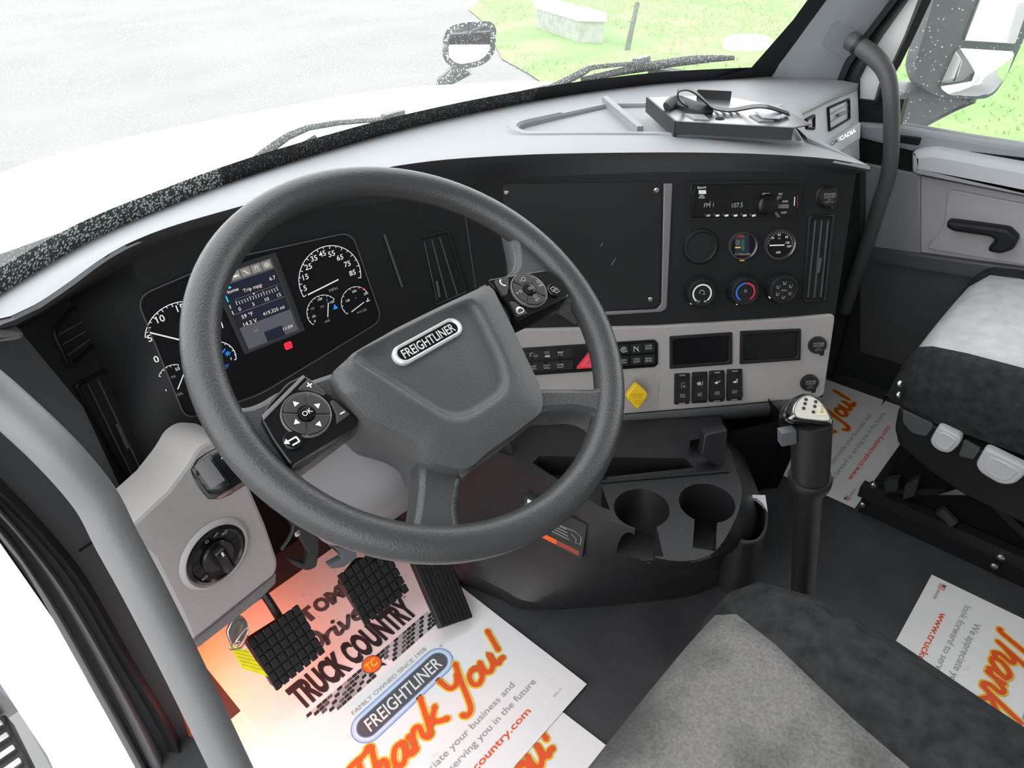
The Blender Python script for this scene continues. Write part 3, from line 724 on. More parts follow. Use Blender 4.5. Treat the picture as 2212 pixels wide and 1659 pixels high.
brow_lo.append(tp[-1]); idx = [min(range(N1), key=lambda i: (ll[i]-q).length) for q in lm_]
for i0, i1 in zip(idx, idx[1:]):
    for k in range(5):
        f_ = i0+(i1-i0)*k/5; j = int(f_); brow_hi.append(ll[j].lerp(ll[min(N1-1, j+1)], f_-j))
brow_hi.append(ll[N1-1])
_ctr = V((.55, .75, 0)); brow_hi = [p+((p-_ctr).to_2d().normalized()*.0022).to_3d() for p in brow_hi]
b = B(); b.loft([brow_lo, [p.lerp(q, .5)+V((0, 0, -.004)) for p, q in zip(brow_lo, brow_hi)], [q.lerp(p, .04)+V((0, 0, -.0125)) for p, q in zip(brow_lo, brow_hi)], [p+V((0, 0, -.0035)) for p in brow_hi]], CHAR, closed=False); b.shift(MD); b.obj('brow', dash, smooth=60)
# body behind the fascia
b = B(); t1 = [p+V((.02, .05, .0)) for p in tp]
# side cheek right of the centre stack and the glovebox mass
cheek = [CS.w(*CS.l(1849, 376)), CS.w(*CS.l(1804, 680)), CS.w(*CS.l(1776, 862))]
ch2 = [p+V((.12, .16, -.0)) for p in cheek]
b.loft([cheek, ch2], CHAR, closed=False); b.shift(MD); b.obj('side_cheek', dash)
b = B(); b.obox((.80, .10, .24), V((.545, 0, 0)), V((0, .4, 0)), V((0, 0, .44)), BLACK); b.obox((.80, .085, .36), V((.545, 0, 0)), V((0, .05, 0)), V((0, 0, .012)), DGREY); b.shift(MD); b.obj('glove_box', dash)
# passenger side panel under the top cover, with raised lettering
b = B(); q = PD.ls([(1690, 262), (1735, 236), (1853, 186), (1856, 250), (1858, 345), (1800, 330), (1700, 300)]); q += []
b.prism(q, -.05, 0, LTGREY, .003); b.v = [PD.M @ v for v in b.v]; b.shift(MD); b.obj('passenger_panel', dash)
b = B(); q = PD.ls([(1790, 312), (1858, 262), (1858, 302), (1800, 338), (1770, 330)], .01); b.prism(rounded(q, .003, 2), -.01, .012, LTGREY, .005); b.v = [PD.M @ v for v in b.v]; b.shift(MD); b.obj('badge_rail', dash)
b = B(); p = PD.l(1822, 296, .0135); d = PD.l(1850, 280, .0135)-PD.l(1795, 311, .0135)
b.text('CASCADIA', p, .012, CHROME, .0132, bold=.03, fit=d.length, rot=math.atan2(d.y, d.x), h=.0085); b.v = [PD.M @ v for v in b.v]; b.shift(MD); b.obj('badge_lettering', dash)
# warm grey trim of the centre stack with its rolled lower edge
b = B(); q = CS.ls([(1040, 720), (1128, 711), (1420, 704), (1690, 688), (1806, 678), (1780, 858), (1560, 878), (1350, 895), (1090, 915)], .006)
b.prism(rounded(q, [0, 0, 0, 0, .012, .012, 0, 0, 0], 4), -.03, .006, BEIGE, .004); b.v = [CS.M @ v for v in b.v]; b.shift(MD); b.obj('center_trim', dash)
lo = [CS.w(*CS.l(x, y, .006), .004) for x, y in [(1080, 916), (1350, 896), (1560, 879), (1782, 859)]]
b = B(); b.loft([lo, [p+V((0, 0, -.010))-CS.n*-.006 for p in lo], [p+V((0, 0, -.035))-CS.n*.002 for p in lo], [p+V((0, 0, -.045))-CS.n*.04 for p in lo]], DGREY, closed=False); b.shift(MD); b.obj('lower_edge', dash, smooth=60)
lo2 = [p+V((0, 0, -.04))-CS.n*.03 for p in lo]; b = B(); b.loft([lo2, [p+V((.03, .04, -.26)) for p in lo2]], DARKER, closed=False); b.shift(MD); b.obj('lower_backing', dash)
# headlight side panel, bulging towards the driver
hp_px = [(262, 1150), (296, 1122), (362, 1060), (404, 1005), (424, 968), (452, 950), (500, 952), (545, 1062), (574, 1130), (602, 1212), (598, 1240), (560, 1270), (415, 1388), (396, 1340), (330, 1210)]
b = B(); q = rounded(HP.ls(hp_px), [.01, 0, 0, .01, .01, .01, .01, 0, 0, .012, .012, 0, .004, 0, 0], 4)
b.prism(q, -.07, 0, BEIGE, .006); b.v = [HP.M @ v for v in b.v]; b.shift(MD); hpo = b.obj('side_trim', dash)
b = B(); q = HP.ls([(415, 1390), (560, 1272), (600, 1241), (598, 1262), (560, 1300), (430, 1402)], -.003); b.prism(q, -.06, -.004, SHROUD, .004); b.v = [HP.M @ v for v in b.v]; b.shift(MD); b.obj('side_trim_return', dash)
b = B(); b.obox((-.30, .47, .33), V((.60, 0, 0)), V((0, .14, 0)), V((0, 0, .30)), DARKER); b.shift(MD); b.obj('knee_backing', dash)

# ---- vents
def vent(label, F, px, slats, slat_m=CHAR, tab=None, frame_m=BLACK, r=.006):
    q = rounded(F.ls(px), r, 3); c = sum(q, V((0, 0)))/len(q); G = Frame(F.w(c.x, c.y), F.u, F.v)
    q = [p-c for p in q]
    t = thing('air_vent', label, 'air vent', G)
    b = B(); b.ringprism(inset(q, -.0035), inset(q, .001), -.005, .005, frame_m, .002); b.obj('frame', t)
    b = B(); b.prism(q, -.012, -.008, DARKER); b.obj('cavity', t)
    for (x0, y0, x1, y1) in slats:
        p, s = F.l(x0, y0)-c, F.l(x1, y1)-c
        d = (s-p).normalized(); o = V((-d.y, d.x))
        b = B(); b.obox(V((*(p-o*.0008), -.010)), V((*(s-p), 0)), V((*(o*.0016), 0)), V((*(o*.003), .0125)), slat_m); b.obj('slat', t)
    if tab:
        p = F.l(*tab[:2])-c; s = F.l(*tab[2:])-c; b = B(); b.bar(p, s, .004, slat_m, .004); q2 = B(); d = (s-p).normalized(); o = V((-d.y, d.x))*.002
        b = B(); b.obox(V((*(p-o), .001)), V((*(s-p), 0)), V((*(o*2), 0)), V((0, 0, .005)), slat_m); b.obj('tab', t)
    return t
VS = mat('vent_vane_grey', (.08, .08, .083), .35)
vent('tall black air vent left of the gauges, beside the near grab handle', LV, [(160, 832), (252, 783), (357, 1016), (292, 1062)], [(184, 832, 291, 1052), (206, 822, 310, 1040), (228, 812, 329, 1027)], VS, (250, 915, 274, 968))
vent('tall black air vent between the gauge cluster and the blank screen panel', MV, [(900, 514), (968, 497), (1010, 630), (940, 660)], [(912, 522, 940, 650), (929, 518, 962, 645), (946, 514, 985, 640)], VS, (942, 606, 948, 640))
vent('tall black air vent at the outer edge of the center stack', CS, [(1747, 466), (1801, 464), (1782, 650), (1733, 652)], [(1757, 476, 1741, 642), (1771, 476, 1755, 642), (1785, 476, 1769, 642)], VS, (1770, 556, 1765, 588))
vent('small square air vent beside the name badge on the passenger side', PD, [(1786, 233), (1832, 213), (1833, 258), (1789, 284)], [(1789, 252, 1832, 229), (1790, 268, 1832, 244)], VS, (1806, 250, 1822, 242), r=.004)
vent('small square air vent half hidden behind the metal bracket', PD, [(1738, 258), (1757, 248), (1757, 280), (1740, 278)], [(1740, 266, 1757, 258)], VS, r=.002)
# defroster louvre on the left
q = [(112, 716), (150, 668), (232, 649), (257, 692), (150, 797)]
t = vent('fan-shaped black defroster louvre at the left end of the dashboard', LV, q, [(125, 730, 238, 665), (132, 752, 250, 682), (143, 775, 256, 694)], VS, r=.008)
# seam line between cluster and centre stack
b = B(); b.bar(MV.l(998, 420), MV.l(1030, 640), .0016, DGREY, .001); b.v = [MV.M @ v for v in b.v]; b.shift(MD); b.obj('seam', dash)
b = B(); b.bar(CL.l(829, 506), CL.l(868, 620), .004, DGREY, .0015); b.v = [CL.M @ v for v in b.v]; b.shift(MD); b.obj('cluster_edge', dash)

# ================================================================== instrument cluster
b0 = CL.l(575, 650); CC = Frame(CL.w(b0.x, b0.y), CL.u, CL.v)
def C(x, y): return CL.l(x, y)-b0
clu = thing('instrument_cluster', 'backlit instrument cluster with two round dials either side of a small screen', 'instrument cluster', CC)
b = B(); q = rounded([C(*p) for p in [(292, 640), (480, 560), (757, 500), (823, 690), (560, 850), (400, 905)]], .02, 5); b.prism(q, -.004, .003, LENS, .002); b.obj('panel', clu)
b = B(); rim = [p for p in q]; b.ribbon(rim, .002, DGREY, .0042, closed=True); b.obj('panel_rim', clu)
# screen
BL_, BR_, TR_ = C(535, 753), C(642, 711), C(582, 556); TL_ = BL_+(TR_-BR_)
def S(s, t): return BL_+(BR_-BL_)*s+(TL_-BL_)*t
ang = math.atan2((BR_-BL_).y, (BR_-BL_).x)
W_ = (BR_-BL_).length; H_ = (TL_-BL_).length
b = B(); b.ringprism(rounded([S(-.10, -.05), S(1.13, -.05), S(1.13, 1.05), S(-.10, 1.05)], .003, 3), rounded([S(0, 0), S(1, 0), S(1, 1), S(0, 1)], .001, 3), 0, .006, CHAR, .002); b.obj('screen_bezel', clu)
b = B(); b.poly([S(0, 0), S(1, 0), S(1, 1), S(0, 1)], SCR2, .0035)
b.poly([S(0, 0), S(1, 0), S(1, .30), S(0, .30)], SCR1, .0037); b.poly([S(.38, 0), S(.74, 0), S(.74, .14), S(.38, .14)], SCR2, .0039)
b.poly([S(0, .86), S(1, .86), S(1, 1), S(0, 1)], SCR1, .0037); b.obj('screen', clu)
b = B(); z = .0043
for k in range(5): b.poly([S(.02+.196*k, .885), S(.19+.196*k, .885), S(.19+.196*k, .985), S(.02+.196*k, .985)], TABC, z)
for k in range(5):
    c = S(.105+.196*k, .935)
    if k in (0, 4): b.ribbon(circle(.0028, 12, c.x, c.y), .0008, WGLOW, z+.0003, closed=True); b.bar(c-V((.0025, 0)), c+V((.0025, 0)), .0007, WGLOW, z+.0003)
    elif k == 1: b.bar(c-V((.004, .0006)), c+V((.002, -.0006)), .0028, WGLOW, z+.0003); b.bar(c+V((.0025, -.001)), c+V((.0045, -.001)), .0022, WGLOW, z+.0003)
    elif k == 2: b.bar(c-V((.003, -.003)), c+V((.003, -.003)), .0013, WGLOW, z+.0003)
    else: b.bar(c+V((-.0015, -.002)), c+V((-.0015, .003)), .0007, WGLOW, z+.0003); b.bar(c+V((.002, -.002)), c+V((.002, .003)), .0007, WGLOW, z+.0003); b.bar(c+V((-.0015, .003)), c+V((.002, .003)), .001, WGLOW, z+.0003)
b.poly([S(.02, .81), S(.16, .81), S(.12, .86)], CYANI, z)
b.poly([S(-.03, .66), S(.02, .66), S(.02, .74), S(-.03, .74)], CYANI, z)
for k in (0, 1): b.poly([S(-.03, .57-.08*k), S(.01, .57-.08*k), S(.01, .62-.08*k), S(-.03, .62-.08*k)], WGLOW, z)
def st_(txt, s, t, h, m=AMBW, bold=0): b.text(txt, S(s, t), 1, m, z+.0002, bold, rot=ang, h=h)
st_('Home', .14, .775, .0052); st_('Trip mpg:', .50, .72, .0065); st_('6.7', .90, .76, .0052)
b.ribbon([S(.12, .66), S(.97, .66)], .0003, DIMW, z)
for k in range(16): b.bar(S(.13+.052*k, .585), S(.13+.052*k, .625 if k % 5 else .64), .0007, AMBW, z)
b.bar(S(.13, .625), S(.91, .625), .0004, DIMW, z)
st_('0', .14, .53, .0052); st_('5', .40, .53, .0052); st_('10', .66, .53, .0052); st_('15', .90, .53, .0052)
b.poly([S(.46, .66), S(.48, .635), S(.50, .66)], AMBW, z)
b.bar(S(.0, .485), S(1, .485), .0004, DIMW, z)
st_('59 °F', .22, .425, .0058); st_('14.3 V', .22, .325, .0058); st_('419,325 mi', .70, .36, .0060); st_('mph', .25, .20, .004, DIMW); st_('11:04', .83, .085, .0052)
b.obj('screen_readout', clu)['kind'] = 'stuff'
# dial scales
def fitcircle(p, q, r):
    ax_, ay_, bx, by, cx_, cy_ = p.x, p.y, q.x, q.y, r.x, r.y; d = 2*(ax_*(by-cy_)+bx*(cy_-ay_)+cx_*(ay_-by))
    ux = ((ax_**2+ay_**2)*(by-cy_)+(bx**2+by**2)*(cy_-ay_)+(cx_**2+cy_**2)*(ay_-by))/d
    uy = ((ax_**2+ay_**2)*(cx_-bx)+(bx**2+by**2)*(ax_-cx_)+(cx_**2+cy_**2)*(bx-ax_))/d
    return V((ux, uy)), (V((ux, uy))-p).length
def scale(b, p, q, r, wd, ticks, tl, m=WGLOW, arc_m=WGLOW):
    c, R = fitcircle(p, q, r); a0 = math.atan2((p-c).y, (p-c).x); am = math.atan2((q-c).y, (q-c).x); a1 = math.atan2((r-c).y, (r-c).x)
    while am > a0: am -= 2*math.pi
    while a1 > am: a1 -= 2*math.pi
    b.arc(c, R, a0, a1, wd, arc_m, .0036)
    for k in range(ticks+1):
        a = a0+(a1-a0)*k/ticks; d = V((math.cos(a), math.sin(a))); L = tl*(1.5 if k % 2 == 0 else 1)
        b.bar(c+d*(R-L), c+d*R, wd*.9, m, .0037)
    return c, R, a0, a1
b = B(); scale(b, C(654, 640), C(707, 530), C(777, 599), .0011, 18, .003)
for s, x, y in [('5', 657, 621), ('15', 658, 597), ('25', 664, 575), ('35', 676, 557), ('45', 694, 547), ('55', 714, 547), ('65', 732, 555), ('75', 748, 569), ('85', 759, 588)]: b.text(s, C(x, y), 1, WGLOW, .0037, .008, h=.0082)
b.text('MPH', C(718, 624), 1, DIMW, .0037, h=.005); b.obj('speed_scale', clu)
b = B(); b.bar(C(728, 602), C(662, 635), .0020, WGLOW, .0052); b.obj('speed_needle', clu)
b = B(); scale(b, C(674, 700), C(699, 636), C(720, 645), .0008, 12, .0018)
for s, x, y in [('0', 678, 692), ('50', 673, 665), ('100', 689, 645), ('150', 715, 651)]: b.text(s, C(x, y), 1, DIMW if s == '50' else WGLOW, .0037, 0, h=.0038)
b.text('PSI', C(694, 661), 1, DIMW, .0037, h=.0034); b.text('AIR', C(705, 692), 1, DIMW, .0037, h=.004)
b.poly([C(718, 668), C(728, 664), C(720, 655)], BLUEI, .0037); b.poly([C(671, 686), C(682, 682), C(675, 678)], DIMW, .0037); b.arc(C(699, 668), .0, 0, 1, .0001, RED); b.obj('air_scale', clu)
b = B(); b.bar(C(706, 652), C(705, 683), .0014, WGLOW, .0052); b.bar(C(704, 643), C(703, 650), .0010, BLUEI, .0050); b.obj('air_needle', clu)
b = B(); scale(b, C(748, 677), C(768, 618), C(790, 630), .0008, 10, .0018)
for s, x, y in [('100', 749, 648), ('200', 763, 628), ('250', 788, 633)]: b.text(s, C(x, y), 1, WGLOW, .0037, 0, h=.0036)
b.text('°F', C(766, 643), 1, DIMW, .0037, h=.0032); b.text('WATER', C(779, 671), 1, DIMW, .0037, h=.0036); b.bar(C(778, 620), C(786, 623), .0015, RED, .0039); b.bar(C(792, 642), C(792, 651), .0012, WGLOW, .0037); b.bar(C(788, 650), C(797, 647), .0010, WGLOW, .0037); b.obj('water_scale', clu)
b = B(); b.bar(C(783, 651), C(756, 672), .0014, WGLOW, .0052); b.obj('water_needle', clu)
b = B(); scale(b, C(312, 727), C(345, 668), C(394, 650), .0011, 10, .003)
for s, x, y in [('0', 336, 774), ('5', 322, 729), ('10', 345, 687), ('15', 388, 663)]: b.text(s, C(x, y), 1, WGLOW, .0037, .008, h=.0095)
b.arc(C(400, 725), (C(400, 725)-C(481, 714)).length, .35, -.12, .0014, WGLOW, .0037); b.obj('rev_scale', clu)
b = B(); b.bar(C(400, 735), C(322, 716), .0020, WGLOW, .0052); b.obj('rev_needle', clu)
b = B(); scale(b, C(342, 811), C(360, 790), C(384, 786), .0008, 6, .0018); b.text('50', C(382, 795), 1, WGLOW, .0037, h=.0045); b.text('OIL', C(387, 849), 1, DIMW, .0037, h=.004); b.text('PSI', C(373, 812), 1, DIMW, .0037, h=.0034); b.bar(C(356, 839), C(358, 843), .001, WGLOW, .0037); b.obj('oil_scale', clu)
b = B(); b.bar(C(397, 800), C(382, 838), .0014, WGLOW, .0052); b.obj('oil_needle', clu)
b = B(); scale(b, C(462, 737), C(493, 744), C(508, 775), .0011, 6, .0018); b.text('F', C(498, 773), 1, WGLOW, .0037, h=.004); b.text('DEF', C(484, 791), 1, BLUEI, .0037, h=.005)
for k in range(3): a = k*math.pi/3; c = C(490, 762); d = V((math.cos(a), math.sin(a)))*.0042; b.bar(c-d, c+d, .0014, BLUEI, .0038)
b.obj('fluid_scale', clu)
b = B(); b.bar(C(484, 751), C(472, 768), .0018, BLUEI, .0052); b.obj('fluid_needle', clu)
b = B(); c = C(621, 745); b.prism(rounded(rect(.0115, .0115, c.x, c.y), .003, 3), .003, .0036, REDI); b.ribbon(circle(.0028, 12, c.x, c.y), .0009, BKTXT, .0039, closed=True); b.obj('brake_warning_light', clu)

# ================================================================== centre stack
def cs(x, y): return CS.at(x, y)
# blank screen plate in its silver frame
q = [(1085, 397), (1430, 392), (1425, 655), (1415, 664), (1112, 686), (1096, 672)]
G = cs(1260, 530); g0 = CS.l(1260, 530)
pl = [CS.l(*p)-g0 for p in q]
t = thing('blanking_plate', 'large blank black plate screwed into the center stack beside the radio', 'cover plate', G)
b = B(); b.prism(rounded(pl, .006, 3), -.004, .0025, BLACK, .001); b.obj('plate', t)
b = B(); fr = [CS.l(*p)-g0 for p in [(1433, 396), (1452, 396), (1440, 665), (1428, 673), (1240, 684), (1240, 675), (1418, 667), (1428, 655)]]; b.prism(rounded(fr, [0, .001, .008, .004, 0, 0, .004, .004], 3), -.003, .004, SILVER, .0015); b.obj('side_trim', t)
for x, y in [(1093, 415), (1417, 411), (1404, 646)]:
    p = CS.l(x, y)-g0; b = B(); b.lathe([(.0042, .002), (.0042, .0038), (.0028, .0052), (0, .0052)], STEEL, 14, (p.x, p.y, 0)); b.bar(p-V((.002, .001)), p+V((.002, .001)), .0009, DARKER, .0054); b.obj('screw', t)
b = B()
for x, y, dx, dy in [(1320, 572, 9, -14), (1297, 532, 5, -8)]: b.bar(CS.l(x, y)-g0, CS.l(x+dx, y+dy)-g0, .0007, DIMW, .0027)
b.obj('scratch', t)
# radio
g0 = CS.l(1606, 432); t = thing('car_radio', 'black single-slot car radio tuned to FM beside the blank plate', 'radio', cs(1606, 432))
R_c = lambda x, y: CS.l(x, y)-g0
b = B(); b.ringprism(rounded([R_c(*p) for p in [(1483, 474), (1483, 393), (1729, 391), (1727, 471)]], .004, 3), rounded([R_c(*p) for p in [(1489, 471), (1489, 397), (1723, 395), (1722, 468)]], .003, 3), -.004, .004, BLACK, .001); b.obj('sleeve', t)
b = B(); b.prism(rounded([R_c(*p) for p in [(1490, 470), (1490, 398), (1722, 396), (1721, 467)]], .003, 3), -.004, .006, GLOSSB, .0015); b.obj('faceplate', t)
b = B(); b.prism(rounded([R_c(*p) for p in [(1494, 420), (1500, 400), (1502, 468), (1494, 462)]], .001, 2), .006, .0075, GLOSSB, .0008); b.obj('eject_bar', t)
c = R_c(1652, 441); b = B(); b.lathe([(.018, .006), (.018, .010), (.0165, .018), (.014, .0195), (0, .0195)], GLOSSB, 28, (c.x, c.y, 0)); b.obj('volume_knob', t)
kz = .0066; b = B()
def rt(s, x, y, h, m=DIMW, fit=None, bold=0): b.text(s, R_c(x, y), 1, m, kz, bold, h=h, fit=fit)
rt('Bluetooth', 1514, 404, .0038, WHITE, .014); b.poly([R_c(*p) for p in [(1507, 410), (1523, 410), (1523, 418), (1507, 418)]], WHITE, kz); rt('MIC', 1514, 422, .003, WHITE); rt('IN AUX', 1514, 426, .0028, WHITE, .010)
rt('FM 1', 1529, 442, .0070, DIMW, .016); rt('107.5', 1590, 442, .0075, DIMW, .018)
b.bar(R_c(1531, 434), R_c(1532, 437), .001, DIMW, kz)
for k in range(6):
    x = 1524+19.5*k; b.text(str(k+1), R_c(x-3, 462), 1, DIMW, kz, h=.0028); b.bar(R_c(x, 465), R_c(x+8, 464), .0032, WHITE if k else DIMW, kz)
rt('MENU', 1652, 418, .003, WHITE, .012); rt('SRC', 1683, 418, .0028, WHITE, .007); rt('BAND', 1693, 434, .0030, WHITE, .009); rt('DISP', 1690, 458, .0030, WHITE, .009)
b.bar(R_c(1633, 445), R_c(1633, 439), .002, ORLAB, kz); b.obj('markings', t)
for pts in ([(1665, 433), (1680, 422), (1686, 424), (1672, 434)], [(1672, 449), (1700, 449), (1700, 440), (1672, 440)], [(1668, 458), (1674, 456), (1682, 467), (1676, 468)]):
    b = B(); b.prism([R_c(*p) for p in pts], .005, .0085, SILVER, .0008); b.obj('button', t)
b = B(); b.bar(R_c(1712, 443), R_c(1713, 424), .0016, WHITE, kz+.001); b.bar(R_c(1718, 446), R_c(1719, 421), .001, RDLAB, kz+.001); b.obj('slot_light', t)
# round gauges
def lathe_thing(name, label, cat, x, y, group=None): return thing(name, label, cat, cs(x, y), group), CS.l(x, y)
t, g0 = lathe_thing('gauge_blank', 'round black blanking cap, leftmost in the gauge row under the radio', 'blanking cap', 1513, 532)
b = B(); b.lathe([(.031, -.002), (.031, .002), (.0285, .006), (.026, .0065), (.024, .0045), (0, .0045)], BLACK, 40); b.obj('cap', t)
def gauge(label, x, y, r):
    t, g0 = lathe_thing('round_gauge', label, 'gauge', x, y)
    b = B(); b.lathe([(r, -.002), (r, .006), (r*.95, .009), (r*.86, .008), (r*.83, .0045), (r*.82, -.001)], BEZ, 40); b.obj('bezel', t)
    b = B(); b.poly(circle(r*.84, 36), LENS, .0044); b.obj('dial_face', t)
    return t, g0
t, g0 = gauge('round gauge with a coloured bar display and yellow mark, middle of the row', 1603, 530, .0245)
c = lambda x, y: CS.l(x, y)-g0
b = B(); z = .0048
b.poly([c(*p) for p in [(1586, 546), (1616, 546), (1616, 506), (1586, 506)]], SCR2, z)
b.poly([c(*p) for p in [(1590, 513), (1606, 512), (1606, 506), (1590, 507)]], RDLAB, z+.0002)
gr = mat('screen_green', (.01, .08, .04), .4, emit=(.02, .4, .2), es=.12); b.poly([c(*p) for p in [(1600, 540), (1606, 540), (1606, 516), (1600, 516)]], gr, z+.0002)
b.poly([c(*p) for p in [(1586, 535), (1598, 535), (1598, 532), (1586, 532)]], YLTXT, z+.0002); b.poly([c(*p) for p in [(1587, 529), (1597, 529), (1597, 516), (1587, 516)]], DKTXT, z+.0002)
b.text('FILTER', c(1593, 548), 1, DIMW, z+.0003, h=.003); b.text('MINDER', c(1609, 548), 1, DIMW, z+.0003, h=.003)
b.poly([c(*p) for p in [(1595, 562), (1605, 562), (1605, 557), (1595, 557)]], YLTXT, .0075); b.obj('display_print', t)
t, g0 = gauge('round air pressure gauge with a white needle, right end of the row', 1683, 527, .0265)
b = B(); z = .0048
for k in range(17): a = math.pi*(.95-1.0*k/16); d = V((math.cos(a), math.sin(a))); b.bar(d*.0195, d*(.0215), .0006, WGLOW, z)
for s, x, y in [('30', 1667, 513), ('60', 1681, 506), ('90', 1697, 511), ('120', 1699, 523), ('150', 1702, 531)]: b.text(s, c(x, y), 1, WGLOW, z, h=.0036)
b.text('PSI', c(1681, 514), 1, DIMW, z, h=.003); b.text('AIR', c(1679, 544), 1, WGLOW, z, h=.0036); b.obj('scale_print', t)
b = B(); b.bar(c(1660, 529), c(1692, 528), .0018, WGLOW, .0056); b.obj('needle', t)
# climate knobs
def knob(label, x, y):
    t, g0 = lathe_thing('climate_knob', label, 'knob', x, y)
    b = B(); b.lathe([(.0275, 0), (.0275, .004), (.0262, .008), (.025, .0215), (.0235, .024), (.021, .0245), (.020, .0235), (0, .0235)], BLACK, 44); b.obj('body', t)
    for k in range(20):
        a = 2*math.pi*k/20; b = B(); d = V((math.cos(a), math.sin(a), 0)); b.obox(d*.0250+V((-d.y, d.x, 0))*-.0012+V((0, 0, .006)), d*.0022, V((-d.y, d.x, 0))*.0024, V((0, 0, .015)), BLACK); b.obj('grip_rib', t)
    return t
KX = [('fan speed knob with a white ring, leftmost climate knob', 1509, 627), ('temperature knob with a blue and red ring, middle climate knob', 1601, 624), ('air direction knob with small seat symbols, right climate knob', 1683, 620)]
KR = mat('knob_red', (.6, .02, .04), .5, emit=(1, .05, .1), es=.1); KB = mat('knob_blue', (.02, .12, .55), .5, emit=(.05, .25, 1), es=.15)
kd = mat('knob_pointer', (.8, .55, .3), .4, emit=(1, .7, .4), es=.6)
z = .0241
t = knob(*KX[0]); b = B(); b.arc((0, 0), .0155, math.radians(-50), math.radians(230), .0027, WHITE, z); b.arc((-.0005, .002), .004, 0, 3.6, .0012, DIMW, z); b.bar((.001, -.001), (.0055, -.001), .0014, DIMW, z); b.ribbon(circle(.002, 10, -.006, -.014), .0007, DIMW, z, True); b.poly(rect(.004, .003, .006, -.014), DIMW, z); b.obj('markings', t)
b = B(); b.lathe([(.0022, .016), (.0022, .0205), (0, .021)], kd, 10, (-.0165, -.0175, 0)); b.obj('pointer_light', t)
t = knob(*KX[1]); b = B(); b.arc((0, 0), .0155, math.radians(92), math.radians(235), .0027, KB, z); b.arc((0, 0), .0155, math.radians(88), math.radians(-55), .0027, KR, z); b.ribbon(circle(.002, 10, 0, .002), .0008, DIMW, z, True); b.obj('markings', t)
b = B(); b.lathe([(.0022, .016), (.0022, .0205), (0, .021)], kd, 10, (-.012, -.021, 0)); b.obj('pointer_light', t)
t = knob(*KX[2]); b = B()
for k in range(6):
    a = math.radians(90-60*k); d = V((math.cos(a), math.sin(a)))*.0125
    b.bar(d+V((-.0025, -.002)), d+V((.0022, -.002)), .001, DIMW, z); b.bar(d+V((-.0015, -.001)), d+V((-.0025, .0028)), .001, DIMW, z); b.bar(d+V((.0008, .0)), d+V((.003, .0022)), .0009, DIMW, z)
b.text('MAX', (0, 0), 1, DIMW, z, h=.0030); b.obj('markings', t)
b = B(); b.lathe([(.0022, .016), (.0022, .0205), (0, .021)], kd, 10, (-.021, -.0125, 0)); b.obj('pointer_light', t)
# power outlets
def outlet(label, x, y, m=BLACK):
    t, g0 = lathe_thing('power_outlet', label, 'power outlet', x, y)
    b = B(); b.lathe([(.019, -.002), (.019, .003), (.0165, .006), (.0155, .006)], BLACK, 32); b.obj('ring', t)
    b = B(); b.lathe([(.0158, .002), (.0158, .012), (.0145, .0145), (0, .0150)], RUBBER, 32); b.prism(rounded(rect(.008, .016, .011, -.014), .003, 3), .002, .008, RUBBER, .002); b.obj('cap', t)
    b = B(); b.text('POWER', (0, .005), 1, DIMW, .0153, h=.0035, fit=.019); b.text('OUTLET', (0, .0005), 1, DIMW, .0153, h=.0035, fit=.019); b.text('12V', (0, -.004), 1, DIMW, .0153, h=.0025); b.text('MAX 15A', (0, -.0075), 1, DIMW, .0153, h=.0022); b.obj('lettering', t)
outlet('capped power outlet right of the radio at the top of the stack', 1784, 424)
outlet('capped power outlet beside the empty right-hand pocket on the grey trim', 1761, 742)
outlet('lowest capped power outlet, just above the shifter knob', 1744, 823)
# screw on the stack side
# switch bank behind the wheel
g0 = CS.l(1285, 775); t = thing('switch_bank', 'long black switch bank with a red hazard triangle on grey trim', 'switch bank', CS.at(1285, 775, .006))
c = lambda x, y: CS.l(x, y, .006)-CS.l(1285, 775, .006)
b = B(); b.prism(rounded([c(*p) for p in [(1120, 812), (1120, 752), (1414, 733), (1421, 740), (1421, 786), (1414, 792)]], .003, 3), -.004, .004, GLOSSB, .002); b.obj('housing', t)
Xs = [1150, 1181, 1211, 1306-62, 1300, 1345, 1373, 1400]
def colpt(x, f): return c(x, 752-(x-1120)*.0646+2+f*52)
for x in (1122, 1151, 1181, 1211, 1331, 1360, 1387):
    for f in (.06, .54):
        w0 = 27; q = [colpt(x+1, f), colpt(x+w0, f), colpt(x+w0, f+.40), colpt(x+1, f+.40)]
        b = B(); b.prism(q, .003, .0062, BLACK, .001); b.obj('rocker_button', t)
b = B(); z = .0064
def ic(x, f): return colpt(x, f)
for x, kind in ((1152, 'moon'), (1181, 'bed'), (1210, 'lamp'), (1346, 'spiral'), (1373, 'nocar')):
    p = ic(x, .26)
    if kind == 'moon': b.arc(p+V((-.003, .002)), .003, .5, 4.5, .0012, DIMW, z); b.ribbon(rect(.006, .003, p.x+.004, p.y-.001), .0008, DIMW, z, True)
    elif kind == 'bed': b.ribbon(rect(.007, .003, p.x, p.y+.004), .0009, DIMW, z, True); b.poly(rect(.009, .004, p.x+.001, p.y-.003), DIMW, z)
    elif kind == 'lamp': b.bar(p+V((-.005, .003)), p+V((.005, .003)), .002, DIMW, z); [b.bar(p+V((k*.002, .001)), p+V((k*.004, -.004)), .0008, DIMW, z) for k in (-1, 0, 1)]
    elif kind == 'spiral': b.arc(p, .0045, 0, 5.6, .0016, DIMW, z); b.poly(circle(.002, 10, p.x, p.y), DIMW, z); b.bar(p+V((.003, -.003)), p+V((.007, -.004)), .0014, DIMW, z)
    else: b.bar(p+V((-.004, .005)), p+V((.005, -.005)), .0011, WHITE, z); b.bar(p+V((-.004, -.005)), p+V((-.004, .004)), .0013, DIMW, z); b.bar(p+V((.003, -.003)), p+V((.003, .005)), .0013, DIMW, z)
